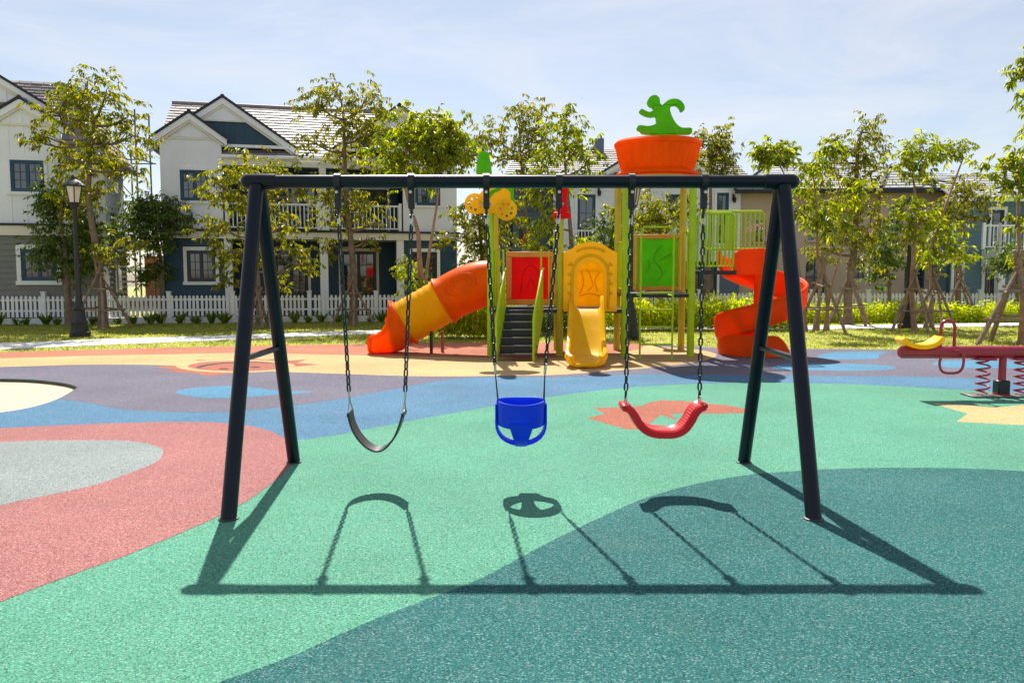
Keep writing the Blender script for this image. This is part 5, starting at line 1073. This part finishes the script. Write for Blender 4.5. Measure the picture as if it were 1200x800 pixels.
def tree(name, label, Y, trunk, clusters, nleaf, L=.16, lm='leaf_gold', r0=.10, bm='bark', group='young trees along the lawn', leafw=.38, droop=1.15, twig=1.0):
    """trunk: picture points from the foot up; clusters: (x, y, rx, ry) of the crown's masses, each given its own depth"""
    pts = [AT(a, b_, Y) for a, b_ in trunk]; pts[0].z = min(pts[0].z, 0) if abs(pts[0].z) < .6 else pts[0].z
    base = Vector((pts[0].x, Y, 0)); pts[0].z = -.04
    for i, p_ in enumerate(pts): p_.y += .12*math.sin(i*1.7+len(label)) if i else 0
    T = thing(name, base, label, 'tree', group); path = spline(pts, 5); m = len(path)
    part('trunk', MB().tube(path, [r0*(1.35 if i == 0 else 1.08 if i == 1 else 1-.72*i/(m-1)) for i in range(m)], 9), bm, T)
    sx = Y/FPX; P, D = [], []
    tot = sum(c[2]*c[3] for c in clusters)
    for ci, c in enumerate(clusters):
        br = MB(); cen = AT(c[0], c[1], Y); rx, rz_ = c[2]*sx, c[3]*sx; ry_ = min(max(rx, rz_), 1.6)*.95; cen.y += random.uniform(-.35, .35)*ry_
        src = [p_ for p_ in path[m//4:] if p_.z < cen.z+.1] or path[m//3:]; s = min(src, key=lambda p_: (p_-cen).length+abs(p_.z-(cen.z-rz_*.9))*.5)
        mid = s.lerp(cen, .5)+Vector((0, 0, -.10*(cen-s).length)); lp = spline([s, mid, cen], 4); q = len(lp); rb_ = r0*.36
        br.tube(lp, [rb_*(1-.6*i/(q-1)) for i in range(q)], 6); k = max(5, int(9*math.sqrt(rx*rz_)))
        nl = int(nleaf*c[2]*c[3]/tot); per = nl/k; 
        for j in range(k):
            d = Vector(RNG.normal(0, 1, 3)).normalized(); rr = random.uniform(.3, .88); sc_ = cen+Vector((d.x*rx*rr, d.y*ry_*rr, d.z*rz_*rr))
            st = lp[random.randint(q//2, q-1)]; m2 = st.lerp(sc_, .55)+Vector((0, 0, random.uniform(-.05, .15)))
            br.tube([st, m2, sc_], [rb_*.38, rb_*.26, .006], 4)
            out = (sc_-cen); out.z *= .4; out = out.normalized() if out.length > 1e-3 else Vector((1, 0, 0)); ns_ = max(2, int(per/9))
            for _ in range(ns_):
                o = sc_+Vector(RNG.normal(0, 1, 3))*min(.22, .2*(rx+rz_))
                tw = (out*random.uniform(.3, 1.2)+Vector(RNG.normal(0, .7, 3))); tw.z = tw.z*.5+.1; tw.normalize(); Lt = random.uniform(.6, 1.2)*min(.42, .14+.3*(rx+rz_)*.5)*twig
                for h in range(9):
                    f = h/8; side = tw.cross(Vector((0, 0, 1))); side = side.normalized() if side.length > .05 else Vector((1, 0, 0))
                    p_ = o+tw*Lt*f+Vector((0, 0, -.18*Lt*f*f)); dv = tw*.5+side*(1 if h % 2 else -1)*.6+Vector((0, 0, -droop*random.uniform(.3, 1.2)))+Vector(RNG.normal(0, .25, 3)); P.append(p_); D.append(dv)
        part('branch', br, bm, T, False)
    P, D = np.array(P), np.array(D); n = len(P)
    N = RNG.normal(0, .55, (n, 3)); N[:, 2] += 1; Ls = L*RNG.uniform(.65, 1.2, n); V, F = leafmesh(P, D, N, Ls, leafw)
    rawmesh('crown', V, F, lm, T, base); return T
# left group
yb = G(118, 384).y
tree('shade_tree', 'tall golden green tree with stakes behind the left street lamp', yb, [(121, 384), (117, 340), (111, 290), (107, 240), (106, 190), (108, 140)], [(100, 98, 24, 10), (78, 108, 22, 9), (128, 108, 26, 9), (105, 125, 40, 12), (58, 128, 22, 7), (148, 138, 24, 9), (90, 147, 40, 10), (48, 158, 24, 6), (125, 165, 40, 10), (160, 160, 18, 8), (70, 178, 34, 9), (110, 190, 36, 10), (145, 195, 24, 8), (85, 210, 30, 9), (115, 225, 22, 10), (72, 232, 14, 7), (92, 250, 14, 8), (125, 292, 18, 10), (155, 282, 24, 6), (140, 305, 18, 7), (40, 165, 12, 4)], 5900, .15, 'leaf_gold', .13, 'bark')
stake_set(Vector((G(120, 384).x, yb, 0)), 1.75, .75, 4, 'timber stakes round the tall golden tree by the left lamp', .5)
tree('shade_tree', 'dense dark green tree against the grey house wall', 23.3, [(80, 352), (77, 320), (74, 290), (72, 262)], [(72, 250, 32, 22), (60, 285, 24, 22), (92, 275, 26, 24), (75, 225, 24, 14), (104, 300, 16, 20), (75, 310, 26, 14)], 7500, .13, 'leaf_dark', .11, 'bark', 'garden trees behind the fence')
tree('shade_tree', 'round dark green tree left of the navy house', 25.2, [(187, 352), (188, 320), (186, 290), (184, 262)], [(182, 252, 34, 18), (160, 268, 22, 20), (202, 260, 22, 16), (184, 285, 20, 18), (185, 240, 26, 10), (190, 312, 10, 14), (168, 322, 12, 14)], 7500, .13, 'leaf_dark', .10, 'bark', 'garden trees behind the fence')
yb = G(303, 384).y
tree('shade_tree', 'golden green tree behind the left leg of the swing frame', yb, [(303, 385), (302, 350), (300, 310), (300, 270), (298, 230)], [(295, 200, 38, 20), (265, 225, 28, 18), (335, 205, 26, 16), (300, 240, 38, 22), (265, 270, 30, 14), (330, 262, 30, 16), (250, 212, 22, 10), (280, 300, 30, 14), (330, 295, 28, 12), (350, 225, 14, 8), (255, 290, 18, 8), (350, 310, 18, 8), (270, 330, 14, 12), (325, 335, 14, 12)], 5200, .15, 'leaf_gold', .10)
stake_set(Vector((G(303, 384).x, yb, 0)), 1.2, .42, 3, 'timber stakes at the tree behind the left swing leg', 1.1, 1)
yb = G(414, 380).y
tree('shade_tree', 'tall olive tree in front of the navy house balcony', yb, [(414, 381), (414, 340), (412, 290), (407, 240), (404, 190), (402, 140)], [(398, 105, 36, 16), (370, 120, 28, 12), (430, 118, 26, 18), (400, 140, 40, 20), (365, 165, 20, 14), (425, 160, 30, 20), (400, 180, 34, 16), (390, 215, 30, 10), (425, 240, 34, 8), (395, 235, 28, 14), (390, 255, 22, 12), (440, 260, 28, 6), (385, 285, 14, 14), (430, 280, 10, 10)], 5600, .15, 'leaf_olive', .125)
stake_set(Vector((G(414, 380).x, yb, 0)), 1.45, .62, 4, 'timber stakes round the tall olive tree before the balcony', .2)
tree('shade_tree', 'bright green fork-trunked tree behind the tube slide', 21.5, [(497, 372), (494, 330), (492, 300), (489, 270), (478, 235), (474, 200), (480, 165)], [(478, 165, 30, 26), (455, 185, 20, 20), (500, 175, 28, 30), (525, 165, 24, 22), (515, 140, 18, 14), (545, 180, 18, 18), (475, 200, 30, 12), (540, 150, 16, 12), (482, 310, 12, 18)], 5200, .17, 'leaf_lime', .085, 'bark_pale')
tree('shade_tree', 'small bare forked stems beside the tube slide', 21.2, [(499, 374), (498, 340), (503, 300), (508, 265), (513, 225), (510, 190)], [(512, 185, 16, 14), (500, 205, 14, 8), (488, 335, 10, 14)], 900, .17, 'leaf_lime', .06, 'bark_pale')
tree('shade_tree', 'dark leafy tree behind the left post of the tower', 24, [(566, 372), (566, 330), (564, 290), (560, 250)], [(560, 250, 36, 18), (535, 258, 22, 14), (585, 262, 20, 22), (560, 285, 30, 20), (530, 280, 18, 8), (575, 225, 22, 14), (555, 305, 20, 12)], 3700, .15, 'leaf_olive', .11)
tree('shade_tree', 'tall dark crowned tree beyond the toy car', 25, [(622, 372), (620, 330), (618, 280), (614, 230), (610, 180)], [(608, 135, 24, 18), (580, 160, 30, 18), (620, 165, 28, 22), (560, 175, 24, 12), (600, 185, 34, 14), (635, 140, 18, 14)], 3200, .15, 'leaf_olive', .10)
tree('shade_tree', 'bright yellow green tree beyond the red spool post', 22.5, [(676, 372), (674, 330), (670, 290), (666, 240), (662, 190)], [(660, 145, 20, 20), (678, 170, 24, 22), (650, 180, 24, 22), (690, 190, 14, 16), (640, 230, 28, 14), (650, 262, 28, 16), (665, 290, 26, 14), (690, 285, 20, 10), (630, 290, 18, 12), (650, 320, 22, 14), (665, 210, 24, 12)], 4300, .15, 'leaf_lime', .10)
tree('shade_tree', 'tall feathery tree behind the orange pot', 27, [(828, 360), (830, 300), (832, 250), (834, 200), (836, 165)], [(836, 160, 18, 16), (815, 165, 12, 10), (850, 175, 14, 12), (832, 190, 28, 14), (812, 200, 18, 8), (848, 200, 16, 8)], 2600, .15, 'leaf_olive', .09)
tree('shade_tree', 'low golden tree behind the green panel', 24.2, [(776, 372), (775, 340), (774, 300), (772, 260)], [(770, 242, 30, 14), (745, 258, 26, 16), (795, 255, 20, 18), (720, 245, 14, 10), (765, 275, 36, 14), (810, 240, 10, 18)], 2800, .15, 'leaf_gold', .11)
tree('shade_tree', 'dark round bush tree behind the yellow slide', 26, [(716, 360), (716, 330), (714, 300)], [(716, 272, 22, 18), (700, 262, 14, 14), (735, 280, 16, 16), (715, 298, 24, 12)], 3000, .12, 'leaf_dark', .09, 'bark', 'garden trees behind the fence')
# right group
yb = G(958, 388).y
tree('shade_tree', 'slim young tree with a tuft top right of the swing frame', yb, [(945, 388), (940, 330), (930, 270), (920, 215), (912, 190)], [(910, 180, 18, 12), (900, 188, 10, 8)], 700, .19, 'leaf_lime', .045, 'bark_pale')
tree('shade_tree', 'slim leaning young tree with yellow green sprays behind the right swing leg', yb+.3, [(958, 388), (962, 340), (958, 290), (955, 240), (953, 205)], [(950, 200, 22, 14), (946, 252, 18, 16), (965, 245, 16, 16), (938, 235, 12, 10), (948, 222, 16, 8)], 1700, .15, 'leaf_lime', .05, 'bark_pale')
tree('shade_tree', 'thin young tree leaning right inside crossed stakes', yb-.2, [(966, 387), (975, 340), (985, 290), (992, 240)], [(972, 175, 14, 10), (980, 265, 14, 10), (1000, 225, 16, 10)], 600, .18, 'leaf_lime', .045, 'bark_pale')
stake_set(Vector((G(962, 388).x, yb, 0)), 2.0, .62, 4, 'crossed timber stakes just right of the swing frame', .9)
tree('shade_tree', 'largest dark gold tree before the beige house', 24, [(994, 368), (995, 340), (998, 300), (1003, 250), (1006, 200), (1006, 165)], [(1008, 155, 24, 16), (990, 175, 24, 18), (1020, 180, 20, 18), (985, 205, 26, 18), (1015, 215, 26, 20), (975, 240, 22, 12), (1005, 245, 28, 16), (965, 290, 22, 12), (1000, 285, 30, 14), (1025, 262, 18, 18), (980, 268, 22, 10), (1012, 305, 22, 8)], 5200, .14, 'leaf_olive', .14)
stake_set(Vector((AT(994, 372, 24).x, 24, 0)), 1.8, .75, 4, 'timber stakes round the largest dark gold tree', .3)
yb = G(1070, 387).y
tree('shade_tree', 'young lime green tree with tripod in front of right street lamp', yb, [(1072, 387), (1071, 340), (1070, 290), (1071, 240), (1070, 195)], [(1068, 175, 24, 18), (1060, 195, 18, 14), (1085, 180, 14, 14), (1060, 245, 20, 10), (1078, 262, 16, 12), (1060, 280, 14, 14), (1088, 215, 10, 8)], 2300, .15, 'leaf_lime', .075, 'bark_pale')
stake_set(Vector((G(1070, 387).x, yb, 0)), 1.75, .62, 4, 'timber tripod stakes at the young lime green tree', .15)
tree('shade_tree', 'leaning pale branched tree spreading right over the hedge', yb+1.2, [(1092, 378), (1094, 340), (1088, 300), (1100, 260), (1118, 220), (1130, 185)], [(1128, 172, 18, 8), (1112, 178, 16, 8), (1095, 250, 14, 10), (1105, 292, 26, 14), (1125, 300, 18, 14), (1088, 300, 16, 14), (1110, 270, 20, 8)], 2000, .15, 'leaf_lime', .065, 'bark_pale')
stake_set(Vector((AT(1094, 375, yb+1.2).x, yb+1.2, 0)), 1.6, .6, 4, 'timber stakes of the leaning pale branched tree', .7)
tree('shade_tree', 'olive tree in front of the teal house corner', 26, [(1124, 362), (1125, 320), (1126, 280), (1128, 240)], [(1125, 225, 26, 14), (1108, 240, 16, 14), (1140, 235, 16, 14), (1122, 258, 18, 10)], 2000, .14, 'leaf_olive', .10)
stake_set(Vector((AT(1124, 365, 26).x, 26, 0)), 1.6, .7, 4, 'timber stakes of the olive tree by the teal house', .4)
tree('shade_tree', 'dark narrow tree beside the beige house entrance', 26.5, [(1042, 362), (1041, 330), (1040, 295)], [(1040, 275, 16, 16), (1028, 295, 14, 14), (1050, 300, 14, 16), (1038, 320, 18, 12)], 2400, .14, 'leaf_dark', .07, 'bark', 'garden trees behind the fence')
tree('shade_tree', 'dark rounded bush by the teal house porch', 26.8, [(1190, 362), (1190, 335), (1190, 315)], [(1188, 300, 22, 14), (1175, 310, 14, 10), (1200, 308, 16, 14)], 2200, .13, 'leaf_dark', .07, 'bark', 'garden trees behind the fence')
yb = G(1194, 403).y
tree('shade_tree', 'near young tree with thick stakes at right edge', yb, [(1196, 404), (1194, 350), (1195, 290), (1198, 230), (1204, 160), (1206, 100)], [(1202, 85, 14, 12), (1200, 70, 8, 8), (1208, 150, 14, 12), (1172, 195, 20, 12), (1190, 185, 16, 12), (1165, 205, 14, 8), (1195, 215, 18, 14), (1215, 120, 20, 20), (1220, 200, 20, 24), (1192, 262, 8, 8), (1197, 300, 7, 8)], 1900, .17, 'leaf_lime', .06, 'bark_pale')
stake_set(Vector((G(1196, 404).x, yb, 0)), 1.9, .82, 4, 'thick timber stakes at the right edge of the lawn', .05, 2, 1.6)

# ------------------------------------------------------------------ shrubs and ground planting
def mass(name, label, blobs, L, lm, w=.42, up=.4, cat='hedge'):
    P, D = [], []
    for cx_, cy_, rx_, ry_, h_, n in blobs:
        a, q, z = RNG.uniform(0, 2*math.pi, n), np.sqrt(RNG.uniform(0, 1, n)), RNG.uniform(.02, 1, n); k = np.sqrt(1-(z*.93)**2)*q
        hh = h_*(1+.22*np.sin(cx_*3+a*3)); P.append(np.stack([cx_+rx_*k*np.cos(a), cy_+ry_*k*np.sin(a), hh*z], 1)); D.append(np.stack([np.cos(a)*.8, np.sin(a)*.8, np.full(n, up)], 1)+RNG.normal(0, .6, (n, 3)))
    P, D = np.concatenate(P), np.concatenate(D); n = len(P); N = RNG.normal(0, .6, (n, 3)); N[:, 2] += 1
    V, F = leafmesh(P, D, N, L*RNG.uniform(.6, 1.3, n), w); return tag(rawmesh(name, V, F, lm), label, cat, None, 'stuff')
bl = []
for px in range(930, 1290, 11): p_ = G(px, 378.5-.004*(px-930)); s = random.uniform(.85, 1.15); bl += [(p_.x, p_.y+.35, .34*s, .4, .44*s, 300), (p_.x+.1, p_.y+.95, .36, .42, .50*s, 230)]
mass('hedge', 'long yellow green hedge between path and right fence', bl, .12, 'leaf_hedge')
bl = []
for px in range(680, 935, 10): p_ = G(px, 387.5); s = random.uniform(.8, 1.2); bl += [(p_.x, p_.y+.3, .26*s, .35, .62*s, 260), (p_.x+.1, p_.y+.9, .3, .4, .72*s, 160)]
mass('shrub_bed', 'upright lime green shrubs behind the tower and spiral slide', bl, .17, 'leaf_hedge', .22, 1.3, 'shrubs')
bl = []
for px in range(512, 600, 9): p_ = G(px, 397); s = random.uniform(.75, 1.25); bl += [(p_.x, p_.y+.3, .26*s, .36, .78*s, 330), (p_.x, p_.y+.9, .28, .4, .85*s, 200)]
mass('shrub_bed', 'tall grassy green shrubs between tube slide and stairs', bl, .22, 'leaf_hedge', .16, 1.6, 'shrubs')
bl = []
for px in range(598, 690, 10): p_ = G(px, 393); bl += [(p_.x, p_.y+.3, .28, .36, .45*random.uniform(.8, 1.2), 220)]
mass('shrub_bed', 'low green shrubs under the stair deck', bl, .16, 'leaf_strap', .22, 1.2, 'shrubs')
tree('shade_tree', 'purple flowering tree behind the walkway railing', 26.2, [(893, 362), (892, 340), (891, 310)], [(889, 265, 9, 8), (897, 280, 8, 8)], 260, .10, 'petal', .06, 'bark', 'garden trees behind the fence')
k = 0
for px in list(range(-10, 545, 17)):
    if 262 < px < 292: continue
    u = FL.U(px+random.uniform(-5, 5)); b = Vector(FL.W(u, -.38-random.random()*.2, 0)); n = random.randint(26, 44); s = random.uniform(.7, 1.2)
    a = RNG.uniform(0, 6.28, n); D = np.stack([np.cos(a)*.55, np.sin(a)*.55, RNG.uniform(.6, 1.9, n)], 1); P = np.array([b.x, b.y, -.02])+RNG.normal(0, .035, (n, 3))*[1, 1, 0]
    V, F = leafmesh(P, D, RNG.normal(0, .4, (n, 3))+[0, 0, 1], RNG.uniform(.24, .46, n)*s, .10, .12)
    o = rawmesh('strap_leaf_plant', V, F, 'leaf_strap'); tag(o, 'small green strap-leaf plant at the foot of the left fence', 'plant', 'strap-leaf plants along the left fence')
